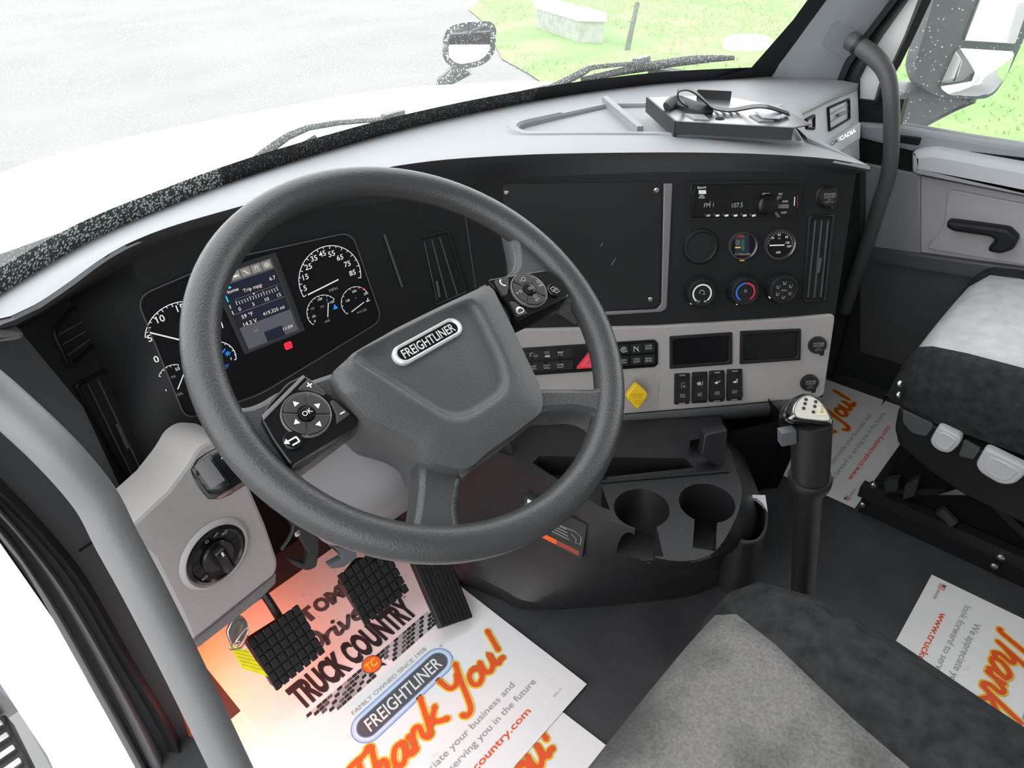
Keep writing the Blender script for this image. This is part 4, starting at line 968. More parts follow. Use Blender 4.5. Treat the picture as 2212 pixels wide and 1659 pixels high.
for x, f, a, d in ((1152, .76, 'ASSY', 'LIGHT'), (1181, .76, 'FOOT', 'WELL'), (1210, .76, 'DOME', 'LIGHT'), (1400, .22, 'OVER', 'RIDE'), (1374, .74, 'LDW', 'OFF'), (1400, .74, 'ENG', 'BRAKE'), (1345, .74, 'FAN', 'ON')):
    p = ic(x, f); b.text(a, p+V((0, .0024)), 1, DIMW, z, .01, h=.0034, fit=.0118); b.text(d, p+V((0, -.0024)), 1, DIMW, z, .01, h=.0034, fit=.0118)
b.obj('switch_markings', t)['kind'] = 'stuff'
b = B(); tp_, tl_, tr_ = c(1276, 752), c(1243, 794), c(1290, 791); b.prism(rounded([tl_, tr_, tp_], .004, 3), .003, .0085, RED, .001); b.obj('hazard_button', t)
b = B(); m_ = (tl_+tr_+tp_)/3; tri = [m_+(p-m_)*.55 for p in (tl_, tr_, tp_)]; b.ribbon(tri, .0012, mat('hazard_pink', (.9, .35, .4), .4), .0088, True); tri = [m_+(p-m_)*.3 for p in (tl_, tr_, tp_)]; b.ribbon(tri, .0009, bpy.data.materials['hazard_pink'], .0088, True); b.obj('hazard_symbol', t)
# empty pockets
def pocket(label, px):
    q = CS.ls(px, .006); cc = sum(q, V((0, 0)))/4; t = thing('trim_pocket', label, 'pocket', Frame(CS.w(cc.x, cc.y, .006), CS.u, CS.v)); q = [p-cc for p in q]
    b = B(); b.ringprism(rounded(q, .004, 3), rounded(inset(q, .0065), .002, 3), -.003, .005, BLACK, .002); b.obj('surround', t)
    b = B(); b.prism(rounded(inset(q, .006), .002, 3), -.003, .0008, GLOSSB); b.obj('insert', t)
pocket('empty black rectangular pocket on grey trim, above the four rocker switches', [(1454, 788), (1454, 733), (1573, 725), (1573, 779)])
pocket('empty black rectangular pocket on grey trim, next to a power outlet', [(1605, 778), (1606, 722), (1721, 717), (1720, 770)])
# four rocker switches
RK = [('rocker switch with a crossed axle symbol, leftmost of four', 1472, 'axle'), ('second rocker switch from left, with a lamp symbol', 1510, 'lamp'), ('third rocker switch from left, marked for the fifth wheel', 1547, 'slide'), ('rightmost of the four rocker switches on grey trim', 1585, 'hook')]
for k, (lab, x, kind) in enumerate(RK):
    yt = 806-k*3.0; yb = 872-k*2.6; w2 = 16.5
    c0 = CS.l(x, (yt+yb)/2, .006); t = thing('rocker_switch', lab, 'switch', Frame(CS.w(c0.x, c0.y, .006), CS.u, CS.v), 'rocker switches on the grey trim')
    q = [CS.l(*p, .006)-c0 for p in [(x-w2, yb+.8), (x-w2+1, yt+.8), (x+w2+1, yt-.8), (x+w2, yb-.8)]]
    b = B(); b.prism(rounded(q, .002, 2), -.003, .004, BLACK, .0015); b.obj('body', t)
    a = [q[0].lerp(q[1], .12), q[1].lerp(q[0], .12), q[2].lerp(q[3], .12), q[3].lerp(q[2], .12)]; a = [p.lerp(sum(a, V((0, 0)))/4, .06) for p in a]
    lo_, hi_ = [a[0], a[0].lerp(a[1], .5), a[3].lerp(a[2], .5), a[3]], [a[0].lerp(a[1], .5), a[1], a[2], a[3].lerp(a[2], .5)]
    b = B(); b.add([V((*a[0], .004)), V((*a[3], .004)), V((*a[3], .0105)), V((*a[0], .0105)), V((*a[0].lerp(a[1], .5), .007)), V((*a[3].lerp(a[2], .5), .007)), V((*a[1], .006)), V((*a[2], .006)), V((*a[1], .003)), V((*a[2], .003))], [[0, 1, 2, 3], [3, 2, 5, 4], [4, 5, 7, 6], [6, 7, 9, 8], [0, 3, 4, 6, 8], [1, 9, 7, 5, 2]], BLACK); b.obj('paddle', t, smooth=20)
    b = B(); p = V((0, .010)); z = .0074
    if kind == 'axle': b.bar(p+V((-.002, .004)), p+V((-.002, -.006)), .0007, DIMW, z); b.bar(p+V((.001, -.006)), p+V((.005, -.001)), .0009, DIMW, z); b.bar(p+V((.005, -.006)), p+V((.001, -.001)), .0009, DIMW, z); b.bar(p+V((.0, .004)), p+V((.004, .004)), .001, DIMW, z)
    elif kind == 'lamp': b.poly(circle(.0038, 12, p.x-.002, p.y), DIMW, z); b.ribbon(spline([p+V((.002, -.004)), p+V((.004, -.001)), p+V((.004, .004))], 4), .001, DIMW, z); b.bar(p+V((-.007, 0)), p+V((-.004, 0)), .0012, DIMW, z)
    elif kind == 'slide': b.poly([p+V((-.006, -.001)), p+V((0, .002)), p+V((0, -.004))], WHITE, z); b.bar(p+V((.001, -.001)), p+V((.005, .001)), .0014, DIMW, z); b.bar(p+V((.001, .002)), p+V((.005, .003)), .001, DIMW, z)
    else: b.poly([p+V((-.005, -.003)), p+V((.001, .001)), p+V((.001, -.004))], WHITE, z); b.bar(p+V((.003, -.003)), p+V((.003, .004)), .0016, WHITE, z); b.bar(p+V((.001, -.003)), p+V((.005, -.003)), .001, DIMW, z)
    tx = [('INTR', 'AXLE'), ('LIGHT', 'SEL'), ('AIR', 'SLIDE'), ('ELEV', 'PKT')][k]
    b.text(tx[0], V((.0, -.009)), 1, DIMW, .0092, h=.003, fit=.009); b.text(tx[1], V((.0, -.0125)), 1, DIMW, .0096, h=.003, fit=.009)
    e = [('LOCK', 'UNLOCK'), ('', ''), ('SLIDE', 'LOCK'), ('LOWER', 'NORMAL')][k]
    if e[0]:
        m1, m2 = q[1].lerp(q[2], .5), q[0].lerp(q[3], .5); b.text(e[0], m1+V((0, -.0026)), 1, WHITE, .0043, h=.0024, fit=.010); b.text(e[1], m2+V((0, .0026)), 1, WHITE, .0043, h=.0024, fit=.012)
    b.obj('switch_print', t)
# yellow parking brake knob
q = CS.ls([(1374, 827), (1402, 853), (1377, 887), (1350, 858)], .035); cc = sum(q, V((0, 0)))/4
t = thing('parking_brake_knob', 'yellow diamond-shaped parking brake knob beside the steering wheel rim', 'knob', Frame(CS.w(cc.x, cc.y, .006), CS.u, CS.v)); q = [p-cc for p in q]
b = B(); b.prism(rounded(q, .008, 5), .018, .030, YEL, .003); b.obj('knob', t)
b = B(); b.lathe([(.012, 0), (.012, .008), (.007, .010), (.007, .019)], STEEL, 20); b.obj('stem', t)
b = B(); bk = mat('embossed_amber', (.45, .26, .005), .5); b.text('PARKING', (0, .004), 1, bk, .0303, h=.0042, fit=.021); b.text('BRAKE', (.001, -.001), 1, bk, .0303, h=.0030, fit=.014); b.text('PUSH', (.002, -.008), 1, bk, .0303, h=.003); b.arc((.002, -.0085), .006, 3.5, 5.9, .0012, bk, .0303); b.obj('knob_lettering', t)
b = B(); q2 = [CS.l(*p, .006)-cc for p in [(1300, 826), (1410, 812), (1421, 822), (1418, 870), (1405, 880), (1300, 888)]]; b.ribbon(q2, .0035, BEIGE, .0012, closed=True); b.obj('mounting_plate', t)
# ================================================================== steering wheel
wheel = thing('steering_wheel', 'large grey four-spoke steering wheel with an oval chrome badge', 'steering wheel', WH)
b = B(); Rm, rt_ = .2116, .0172; ringsW = []
for k in range(96):
    a = 2*math.pi*k/96; c = V((math.cos(a), math.sin(a), 0))
    ringsW.append([c*(Rm+rt_*math.cos(t)) + V((0, 0, rt_*math.sin(t))) for t in [2*math.pi*j/20 for j in range(20)]])
n = 20; vs = [p for r in ringsW for p in r]
b.add(vs, [[k*n+i, ((k+1) % 96)*n+i, ((k+1) % 96)*n+(i+1) % n, k*n+(i+1) % n] for k in range(96) for i in range(n)], WHEEL); b.obj('rim', wheel, smooth=60)
wl = WH.ls
def spoke(px, h, depth, r, bev, name='spoke'):
    q = rounded(wl(px, h), r, 6); b = B(); b.prism(q, h-depth, h, WHEEL, bev); return b.obj(name, wheel, smooth=45)
spoke([(908, 970), (1003, 1018), (994, 1070), (990, 1100), (996, 1140), (1020, 1168), (1060, 1190), (820, 1180), (870, 1160), (892, 1130), (902, 1070)], .008, .034, [0, 0, .02, .01, .02, .02, 0, 0, .02, .02, .02], .007)
spoke([(1150, 836), (1290, 836), (1312, 822), (1320, 790), (1347, 850), (1338, 940), (1314, 920), (1285, 893), (1240, 884), (1150, 892)], .008, .034, [0, .01, .012, .01, 0, 0, .01, .02, .02, 0], .007)
spoke([(448, 815), (485, 858), (520, 878), (560, 866), (600, 840), (720, 800), (790, 905), (650, 1010), (618, 1018), (580, 1000), (540, 985), (470, 925)], .004, .03, [0, .02, .02, .015, .01, 0, 0, 0, .012, .01, 0, 0], .007)
spoke([(1102, 478), (1116, 540), (1116, 572), (1096, 592), (1040, 612), (1100, 700), (1222, 645), (1240, 652), (1266, 672), (1240, 600), (1180, 515)], .004, .03, [0, .02, .02, .012, 0, 0, .012, .01, 0, 0, 0], .007)
# hub pad
hub_px = [(712, 800), (760, 760), (850, 706), (960, 652), (1040, 615), (1064, 607), (1085, 650), (1113, 705), (1140, 765), (1172, 830), (1180, 865), (1178, 890), (1120, 935), (1060, 977), (1012, 1020), (975, 1014), (925, 1000), (908, 965), (860, 935), (790, 905), (775, 890), (740, 850)]
plt_px = [(750, 772), (840, 823), (905, 866), (960, 898), (986, 905), (1022, 898), (1090, 853), (1104, 824), (1092, 775), (1066, 722), (1045, 680), (1022, 642), (960, 668), (850, 722)]
ho = rounded(wl(hub_px, .022), .008, 3); hi_ = rounded(wl(plt_px, .028), .014, 4); hc = V((-.008, -.045)); NR = 96
r0 = polyring(ho, hc, NR); r1 = polyring(hi_, hc, NR)
def rg(r, s, z, off=0): return [V((*(hc+(p-hc)*s), z)) for p in r]
def mixr(a, c, t): return [p.lerp(q, t) for p, q in zip(a, c)]
R0 = [V((p.x, p.y, 0)) for p in r0]
lay = [rg(r0, .86, -.085), rg(r0, .975, -.03), rg(r0, 1, .006), rg(r0, .995, .014), rg(r0, .975, .020), rg(mixr(r0, r1, .4), 1, .0245), rg(mixr(r0, r1, .85), 1, .028), rg(r1, 1, .028), rg(r1, .955, .0255), rg(r1, .90, .022), rg(r1, .8, .0215), rg(r1, .4, .024), rg(r1, .05, .0245)]
b = B(); b.loft(lay, HUBM); b.obj('hub_cover', wheel, smooth=50)
# recess line between the hub and the lower spokes, horn marks
b = B()
for x, y, s in ((828, 760, 1), (998, 668, -1)):
    p = WH.l(x, y, .0255); o_ = [V((-.006*s, -.002)), V((-.001*s, -.002)), V((.004*s, -.005)), V((.005*s, .004)), V((0, .0015)), V((-.006*s, .0015))]; b.ribbon([p+q for q in o_], .0007, CHAR, .0262, True); b.bar(p+V((-.003*s, -.002)), p+V((-.002*s, -.004)), .0008, CHAR, .0262)
b.obj('horn_mark', wheel)
# badge
bc = WH.l(926, 735, .027); e0, e1 = WH.l(856, 772, .027), WH.l(997, 694, .027); LB = (e1-e0).length
rb = math.atan2((e1-e0).y, (e1-e0).x)
Mb = Matrix.Translation(V((bc.x, bc.y, 0))) @ Matrix.Rotation(rb, 4, 'Z')
b = B(); so, si = stadium(LB, .0205), stadium(LB-.010, .0140); b.ringprism(so, si, .020, .0285, LETTER, .0016); b.shift(Mb); bo = b.obj('badge', wheel)
b = B(); b.prism(stadium(LB-.009, .0150), .020, .0262, GLOSSB); b.shift(Mb); b.obj('badge_field', wheel)
b = B(); b.text('FREIGHTLINER', (0, 0), 1, LETTER, .0266, .012, .12, fit=LB-.019, h=.0098); b.shift(Mb); b.obj('badge_lettering', wheel)
# button pads
def pad(px, dc, dr, name, side_m):
    q = rounded(wl(px, .012), .004, 3); b = B(); b.prism(q, -.022, .012, GLOSSB, .002); po = b.obj('button_pad', wheel)
    return po
padL = pad([(657, 808), (775, 902), (769, 918), (628, 1006), (588, 950), (563, 905), (574, 877), (620, 826)], 0, 0, '', None)
b = B(); q = wl([(566, 898), (654, 811), (660, 815), (570, 908)], .0122); b.prism(q, .011, .0135, SILVER, .0006); b.obj('bright_strip', padL)
def dpad(po, x, y, xe, ye, syms, a_off, m=DGREY):
    c = WH.l(x, y, .014); R = (WH.l(xe, ye, .014)-c).length
    b = B(); b.lathe([(R, .011), (R, .0145), (R*.97, .0155), (R*.93, .0145), (R*.90, .0135)], CHROME if False else SILVER, 40, (c.x, c.y, 0)); b.obj('dial_ring', po)
    for k in range(4):
        a0 = a_off+k*math.pi/2+.05; a1 = a0+math.pi/2-.1; oo = circle(R*.9, 10, 0, 0, a0, a1, False); ii = circle(R*.36, 8, 0, 0, a1, a0, False)
        b = B(); b.prism([p+c for p in oo+ii], .011, .0158, m, .0008); b.obj('button', po)
    b = B(); b.lathe([(R*.33, .011), (R*.33, .016), (R*.29, .0175), (R*.12, .0182), (0, .0183)], GLOSSB, 28, (c.x, c.y, 0)); b.obj('center_button', po)
    return c, R
BTN = mat('button_grey', (.045, .042, .042), .35)
_d = WH.l(661, 845, .014)-WH.l(662, 895, .014); cL, RL = dpad(padL, 662, 895, 717, 903, None, math.atan2(_d.y, _d.x), BTN)
b = B(); z = .0161
for x, y in ((638, 874), (685, 878), (640, 914), (688, 918)):
    p = WH.l(x, y, .014); e_ = p-cL; t = math.atan2(e_.y, e_.x); b.poly([p+V((math.cos(t+k), math.sin(t+k)))*.0032 for k in (0, 2.1, 4.19)], WHITE, z)
b.text('OK', cL, 1, WHITE, .0186, .0, h=.0046, rot=.05)
p = WH.l(632, 952, .014); b.bar(p+V((-.005, .001)), p+V((.004, .001)), .0014, WHITE, .0157); b.bar(p+V((.004, .001)), p+V((.004, -.004)), .0014, WHITE, .0157); b.bar(p+V((.004, -.004)), p+V((-.003, -.004)), .0014, WHITE, .0157); b.poly([p+V((-.008, .001)), p+V((-.004, .004)), p+V((-.004, -.002))], WHITE, .0157)
p = WH.l(668, 833, .014); b.bar(p+V((-.0028, 0)), p+V((.0028, 0)), .0012, WHITE, .0152); b.bar(p+V((0, -.0028)), p+V((0, .0028)), .0012, WHITE, .0152)
p = WH.l(739, 893, .014); b.bar(p+V((-.0026, 0)), p+V((.0026, 0)), .0012, WHITE, .0152); b.obj('button_symbols', padL)
p = WH.l(633, 952, .013); b = B(); b.lathe([(.0085, .011), (.0085, .0145), (.0075, .0155), (0, .0156)], GLOSSB, 28, (p.x, p.y, 0)); b.obj('back_button', padL)
for px in ([(642, 842), (667, 817), (706, 851), (700, 856), (672, 845)], [(712, 868), (720, 864), (757, 895), (727, 917), (726, 897)]):
    b = B(); b.prism(rounded(wl(px, .014), .002, 3), .011, .0150, BTN, .001); b.obj('button', padL)
padR = pad([(1053, 603), (1180, 582), (1198, 592), (1230, 636), (1226, 642), (1116, 695), (1100, 660)], 0, 0, '', None)
_d = WH.l(1151, 597, .014)-WH.l(1143, 627, .014); cR, RR = dpad(padR, 1143, 627, 1182, 634, None, math.atan2(_d.y, _d.x), BTN)
b = B(); b.text('CNCL', cR, 1, DIMW, .0186, 0, h=.0035, fit=.0085)
p = WH.l(1128, 606, .014); b.ribbon(circle(.0025, 10, p.x+.001, p.y), .0008, DIMW, z, True); b.bar(p+V((-.005, .001)), p+V((-.003, .001)), .0008, DIMW, z); b.bar(p+V((-.005, -.001)), p+V((-.003, -.001)), .0008, DIMW, z)
p = WH.l(1165, 615, .014); b.ribbon(circle(.0019, 10, p.x, p.y+.003), .0007, DIMW, z, True); b.text('RES', p+V((0, -.002)), 1, DIMW, z, .01, h=.003, fit=.007)
p = WH.l(1157, 646, .014); b.ribbon(circle(.0019, 10, p.x, p.y+.003), .0007, DIMW, z, True); b.text('SET', p+V((0, -.002)), 1, DIMW, z, .01, h=.003, fit=.007)
p = WH.l(1120, 633, .014); b.poly([p+V((-.004, -.0015)), p+V((-.004, .0015)), p+V((-.0015, 0))], DIMW, z); b.ribbon(circle(.0014, 8, p.x+.002, p.y), .0007, DIMW, z, True)
p = WH.l(1085, 612, .014); b.arc(p+V((.002, 0)), .0045, 1.9, 4.4, .0016, WHITE, .0152); p = WH.l(1123, 672, .014); b.arc(p, .0042, .2, 2.9, .0016, WHITE, .0152); b.ribbon(stadium(.009, .004, 4) if False else [q+p for q in stadium(.010, .0055, 4)], .0008, WHITE, .0152, True)
p = WH.l(1197, 628, .014)
for k in (0, 1): b.ribbon(rect(.006, .005, p.x-.001+k*.002, p.y+.0015-k*.003), .0009, DIMW, .0159, True)
b.obj('button_symbols', padR)
p = WH.l(1196, 628, .013); b = B(); b.lathe([(.0085, .011), (.0085, .0145), (.0075, .0155), (0, .0156)], GLOSSB, 28, (p.x, p.y, 0)); b.obj('back_button', padR)
for px in ([(1068, 606), (1098, 601), (1098, 622), (1094, 638), (1086, 640)], [(1100, 651), (1113, 653), (1140, 677), (1118, 685)]):
    b = B(); b.prism(rounded(wl(px, .014), .002, 3), .011, .0150, BTN, .001); b.obj('button', padR)
# ---- column shroud and stalk
col = thing('steering_column', 'grey plastic steering column shroud under the steering wheel hub', 'steering column', Frame(WH.w(0, 0, -.10), WH.u, WH.v))
b = B(); prof = [(-.060, .075, .050, -.050, 0), (-.080, .092, .056, -.055, 0), (-.12, .120, .060, -.050, 0), (-.17, .125, .062, -.045, 0), (-.26, .12, .06, -.04, 0)]
prs = []
for h, a, c_, vo, _ in prof: prs.append([V((a*math.copysign(abs(math.cos(t))**.55, math.cos(t))-.012, c_*math.copysign(abs(math.sin(t))**.55, math.sin(t))+vo, h+.10)) for t in [2*math.pi*k/44 for k in range(44)]])
b.loft(prs[::-1], SHROUD); b.obj('shroud', col, smooth=60)
b = B(); b.lathe([(.050, .0), (.055, .03), (.060, .045)], DGREY, 36, (-.008, -.025, 0)); b.obj('collar', col)
b = B(); q = [V((*p, 0)) for p in WH.ls([(870, 870), (720, 800)], -.1)]
b.loft([[V((.062*math.cos(t)-.008, .045*math.sin(t)+.0, h)) for t in [2*math.pi*k/32 for k in range(32)]] for h in (.02, -.10)][::-1], CHAR); b.obj('steering_shaft_cover', col)
ST = Frame(WH.w(-.16, .018, -.10), WH.u, WH.v); sl_ = thing('wiper_stalk', 'glossy black wiper stalk sticking out left under the steering wheel', 'control stalk', ST)
def sect(x, w, h, cy=0): return [V((x, cy+w*math.copysign(abs(math.cos(t))**.6, math.cos(t)), h*math.copysign(abs(math.sin(t))**.6, math.sin(t)))) for t in [2*math.pi*k/28 for k in range(28)]]
b = B(); b.loft([sect(.16, .011, .010), sect(.06, .014, .012), sect(.01, .020, .015), sect(-.055, .0225, .0165)][::-1], GLOSSB); b.obj('stalk_body', sl_, smooth=50)
b = B(); b.loft([sect(-.0555, .0228, .0168), sect(-.066, .0215, .0158), sect(-.075, .016, .012), sect(-.0765, .010, .007)][::-1], GLOSSB); b.obj('end_cap', sl_, smooth=50)
b = B(); b.loft([[V((x, cy, h+.0006)) for cy in (-.014, .014)] for x, h in ((-.0585, .0165), (-.066, .0160), (-.0725, .0134))], DGREY, closed=False); b.obj('end_facet', sl_)
b = B(); z = .0175; c = V((-.043, .002))
for k in (-1, 0, 1): b.bar(c+V((k*.003, -.001)), c+V((k*.005, .005)), .0009, WHITE, z)
b.arc(c+V((0, -.004)), .0105, math.radians(50), math.radians(130), .0009, WHITE, z); b.arc(c+V((0, -.004)), .006, math.radians(45), math.radians(135), .0009, WHITE, z); b.bar(c+V((-.004, -.005)), c+V((.003, -.001)), .001, WHITE, z); b.poly(circle(.0018, 10, c.x+.016, c.y+.003), WHITE, z); b.obj('wiper_symbol', sl_)

# ---- rotary headlight switch
hl = thing('headlight_switch', 'round black rotary headlight switch set into the grey side trim', 'switch', HP)
e = [HP.l(*p) for p in [(402, 1200), (528, 1190)]]; hc_ = HP.l(465, 1196); RD = .044
b = B(); b.lathe([(RD*1.22, .0005), (RD*1.16, .0045), (RD*1.08, .006), (RD*1.0, .003)], BEIGE, 48, (hc_.x, hc_.y, 0)); b.obj('surround', hl, smooth=60)
b = B(); b.lathe([(RD, .0), (RD, .005), (RD*.9, .007), (RD*.84, .0045), (RD*.60, .0045)], GLOSSB, 48, (hc_.x, hc_.y, 0)); b.poly(circle(RD*.9, 40, hc_.x, hc_.y), GLOSSB, .0045); b.obj('dial', hl)
b = B(); b.lathe([(RD*.55, .004), (RD*.55, .008), (RD*.50, .010), (0, .010)], GLOSSB, 40, (hc_.x, hc_.y, 0)); b.obj('knob_base', hl)
b = B(); b.prism(rounded(rect(.017, RD*1.02), .006, 4), .008, .026, GLOSSB, .005); Mk = Matrix.Translation(V((hc_.x, hc_.y, 0))) @ Matrix.Rotation(.08, 4, 'Z'); b.shift(Mk); b.obj('knob', hl)
b = B(); b.bar((0, .012), (0, .02), .0028, WHITE, .0262); b.shift(Mk); z = .0056
def hs(a, r): return hc_+V((math.cos(math.radians(a)), math.sin(math.radians(a))))*RD*r
c = hs(100, .76); b.ribbon(circle(.0022, 10, c.x, c.y), .0008, DIMW, z, True); c = hs(75, .78); b.bar(c+V((-.004, -.001)), c+V((.004, .001)), .0012, DIMW, z); b.bar(c+V((-.001, -.002)), c+V((.001, .002)), .001, DIMW, z)
for a in (52, 215): 
    c = hs(a, .76); b.ribbon(circle(.0021, 10, c.x+.0015, c.y), .0008, DIMW, z, True)
    for k in (-1, 0, 1): b.bar(c+V((-.0045, k*.0015)), c+V((-.0015, k*.0015)), .0007, DIMW, z)
b.obj('switch_markings', hl)['kind'] = 'stuff'

# ================================================================== footwell: pedals, latch
def pedal(name, label, F, px, r, nx, ny, arm):
    q = F.ls(px); c = sum(q, V((0, 0)))/len(q); G = Frame(F.w(c.x, c.y), F.u, F.v); q = rounded([p-c for p in q], r, 4)
    t = thing(name, label, 'pedal', G); b = B(); b.prism(q, -.014, .0, RUBBER, .004); b.obj('pad', t)
    x0 = min(p.x for p in q); x1 = max(p.x for p in q); y0 = min(p.y for p in q); y1 = max(p.y for p in q); dx, dy = (x1-x0)/nx, (y1-y0)/ny
    for j in range(nx):
        b = B(); any_ = False
        for i in range(ny):
            cx, cy = x0+dx*(j+.5), y0+dy*(i+.5)
            if inside(V((cx, cy)), inset(q, .004)): b.prism(rounded(rect(dx*.82, dy*.86, cx, cy), .0015, 1), -.001, .004, RUBBER, .001, bottom=False); any_ = True
        if any_: b.obj('tread_rib', t)
    if arm:
        b = B(); pts = [G.M.inverted() @ p for p in arm]; b.tube(pts, [.008, .007, .007], RUBBER, 8, k=4); b.obj('arm', t)
    return t
PF = Frame(at_z(612, 1402, .13), (1, 0, 0), (0, .50, .866))
pedal('clutch_pedal', 'left pedal of the three, black with a blocky rubber pad', PF, [(529, 1386), (640, 1316), (656, 1324), (690, 1394), (686, 1412), (605, 1488), (592, 1486), (548, 1415)], .010, 7, 6, [at_z(618, 1360, .125), at_z(590, 1300, .20)+V((0, .04, 0)), V((-.15, .5, .34))])
PF2 = Frame(at_z(805, 1268, .14), (1, 0, 0), (0, .50, .866))
pedal('brake_pedal', 'middle pedal, black with ribbed rubber pad, over the mat lettering', PF2, [(733, 1258), (775, 1205), (850, 1208), (862, 1240), (873, 1285), (800, 1340), (784, 1337), (760, 1300)], .010, 7, 6, [at_z(820, 1230, .14), at_z(830, 1190, .22)+V((0, .04, 0)), V((.02, .5, .36))])
AF = Frame(at_z(965, 1290, .07), (1, -.05, 0), (.02, .80, .60)); px = [(878, 1180), (962, 1175), (1022, 1333), (953, 1357)]
q = AF.ls(px); c = sum(q, V((0, 0)))/4; G = Frame(AF.w(c.x, c.y), AF.u, AF.v); q = [p-c for p in q]; t = thing('accelerator_pedal', 'tall black treadle accelerator pedal with fine long ribs', 'pedal', G)
b = B(); b.prism(rounded(q, .003, 2), -.02, 0, RUBBER, .002); b.obj('treadle', t)
for k in range(8):
    s = (k+.8)/8.6; p0 = q[0].lerp(q[1], s); p1 = q[3].lerp(q[2], s); d = (p1-p0).normalized(); o_ = V((-d.y, d.x))*.0018
    b = B(); b.obox(V((*(p0-o_+d*.003), -.001)), V((*((p1-p0)*.96), 0)), V((*(o_*2), 0)), V((0, 0, .004)), RUBBER); b.obj('tread_rib', t)
# brackets under the column
t = thing('column_bracket', 'grey metal hook bracket hanging under the steering column', 'bracket', Frame(at_d(730, 1210, 1.16), (1, 0, 0), (0, 0, 1)))
def bk_prism(px, F, z0, z1, m, r=.005, bev=.002): b = B(); b.prism(rounded(F.ls(px), r, 3), z0, z1, m, bev); return b
KF = Frame(at_d(730, 1210, 1.16), (1, 0, 0), (0, 0, 1))
bk_prism([(712, 1178), (770, 1190), (772, 1205), (742, 1226), (716, 1230), (710, 1222), (740, 1206)], KF, -.012, 0, MHOUS, .004).obj('hook', t)
bk_prism([(690, 1150), (780, 1150), (778, 1195), (712, 1182)], KF, -.04, -.012, CHAR, .004).obj('plate', t)
t = thing('pedal_bracket', 'black curved pedal bracket hook beside the grey side trim', 'bracket', Frame(at_d(660, 1195, 1.13), (1, 0, 0), (0, 0, 1)))
KF = Frame(at_d(660, 1195, 1.13), (1, 0, 0), (0, 0, 1))
bk_prism([(622, 1120), (690, 1130), (690, 1190), (684, 1226), (664, 1234), (636, 1222), (620, 1206), (640, 1212), (660, 1220), (668, 1195)], KF, -.012, 0, CHAR, .006).obj('hook', t)
b = B(); p = KF.l(641, 1150); b.lathe([(.006, 0), (.006, .004), (.003, .006), (0, .006)], STEEL, 14, (p.x, p.y, 0)); b.obj('bolt', t)
b = B(); b.tube([V((*KF.l(600, 1180), .01)), V((*KF.l(622, 1140), .012)), V((*KF.l(640, 1085), .0))], .003, CHAR, 8, 4); b.obj('rod', t)
# hood latch with wire clip and yellow tag
LF = Frame(at_d(500, 1350, 1.08), (1, 0, 0), (0, .35, .94)); t = thing('hood_latch', 'zinc latch plate with a screw under the grey side trim', 'latch', LF)
bk_prism([(452, 1350), (470, 1318), (500, 1300), (540, 1285), (536, 1300), (515, 1335), (490, 1352), (465, 1362)], LF, -.006, 0, SHROUD, .006).obj('bracket', t)
bk_prism([(500, 1340), (522, 1328), (536, 1345), (537, 1362), (522, 1392), (500, 1396), (488, 1366)], LF, -.003, .001, STEEL, .006).obj('latch_plate', t)
b = B(); p = LF.l(490, 1316); b.lathe([(.0105, 0), (.0105, .003), (.008, .0035)], STEEL, 24, (p.x, p.y, 0)); b.lathe([(.0065, .003), (.0065, .006), (.004, .008), (0, .008)], STEEL, 16, (p.x, p.y, 0)); b.bar(p-V((.003, .001)), p+V((.003, .001)), .0012, DARKER, .0082); b.bar(p-V((.001, -.003)), p+V((.001, -.003)), .0012, DARKER, .0082); b.obj('screw', t)
WF = Frame(at_d(515, 1385, 1.075), (1, 0, 0), (0, .3, .95)); t = thing('wire_clip', 'bent steel wire clip hooked on the latch above the yellow tag', 'clip', WF)
b = B(); path = [(530, 1372), (512, 1395), (506, 1392), (530, 1356), (537, 1366), (520, 1396), (498, 1404), (496, 1394), (515, 1386), (530, 1394), (522, 1404)]
b.tube([V((*WF.l(*p), .003*(k % 2))) for k, p in enumerate(path)], .0011, STEEL, 6, k=4); b.obj('wire', t)
TF = Frame(at_d(530, 1435, 1.08), (1, 0, 0), (0, .55, .83)); t = thing('yellow_tag', 'yellow card tag dangling from the wire clip behind the left pedal', 'tag', TF)
q = TF.ls([(495, 1393), (533, 1402), (580, 1462), (569, 1459), (524, 1444)]); b = B(); b.prism(q, -.001, 0, YELTAG); b.obj('card', t)
b = B(); d0 = q[0].lerp(q[4], .1)
for k in range(5): s = .12+.16*k; b.bar(q[0].lerp(q[4], s+.1)+V((.002, 0)), q[1].lerp(q[2], s), .0006, bpy.data.materials['embossed_amber'], .0004)
b.obj('tag_print', t)
# footwell lamp: the orange courtesy light
lampF = Frame((-.335, .44, .24), (1, 0, 0), (0, 1, 0)); t = thing('footwell_lamp', 'orange footwell lamp tucked under the dashboard above the paper mat', 'lamp', lampF)
b = B(); b.box((0, 0, .012), (.06, .035, .024), CHAR, .004); b.obj('housing', t)
lm = mat('footwell_lamp_lens', (.8, .25, .05), .4, emit=(1, .18, .02), es=6); b = B(); b.prism(rounded(rect(.045, .022), .004, 3), -.006, 0, lm, .001); b.obj('lens', t)
ld = bpy.data.lights.new('footwell_lamp_light', 'AREA'); ld.shape = 'RECTANGLE'; ld.size = .045; ld.size_y = .022; ld.energy = 2.0; ld.color = (1, .12, .002)
lo_ = bpy.data.objects.new('footwell_lamp_light', ld); COL.objects.link(lo_); lo_.parent = t; lo_.location = (0, 0, -.009)

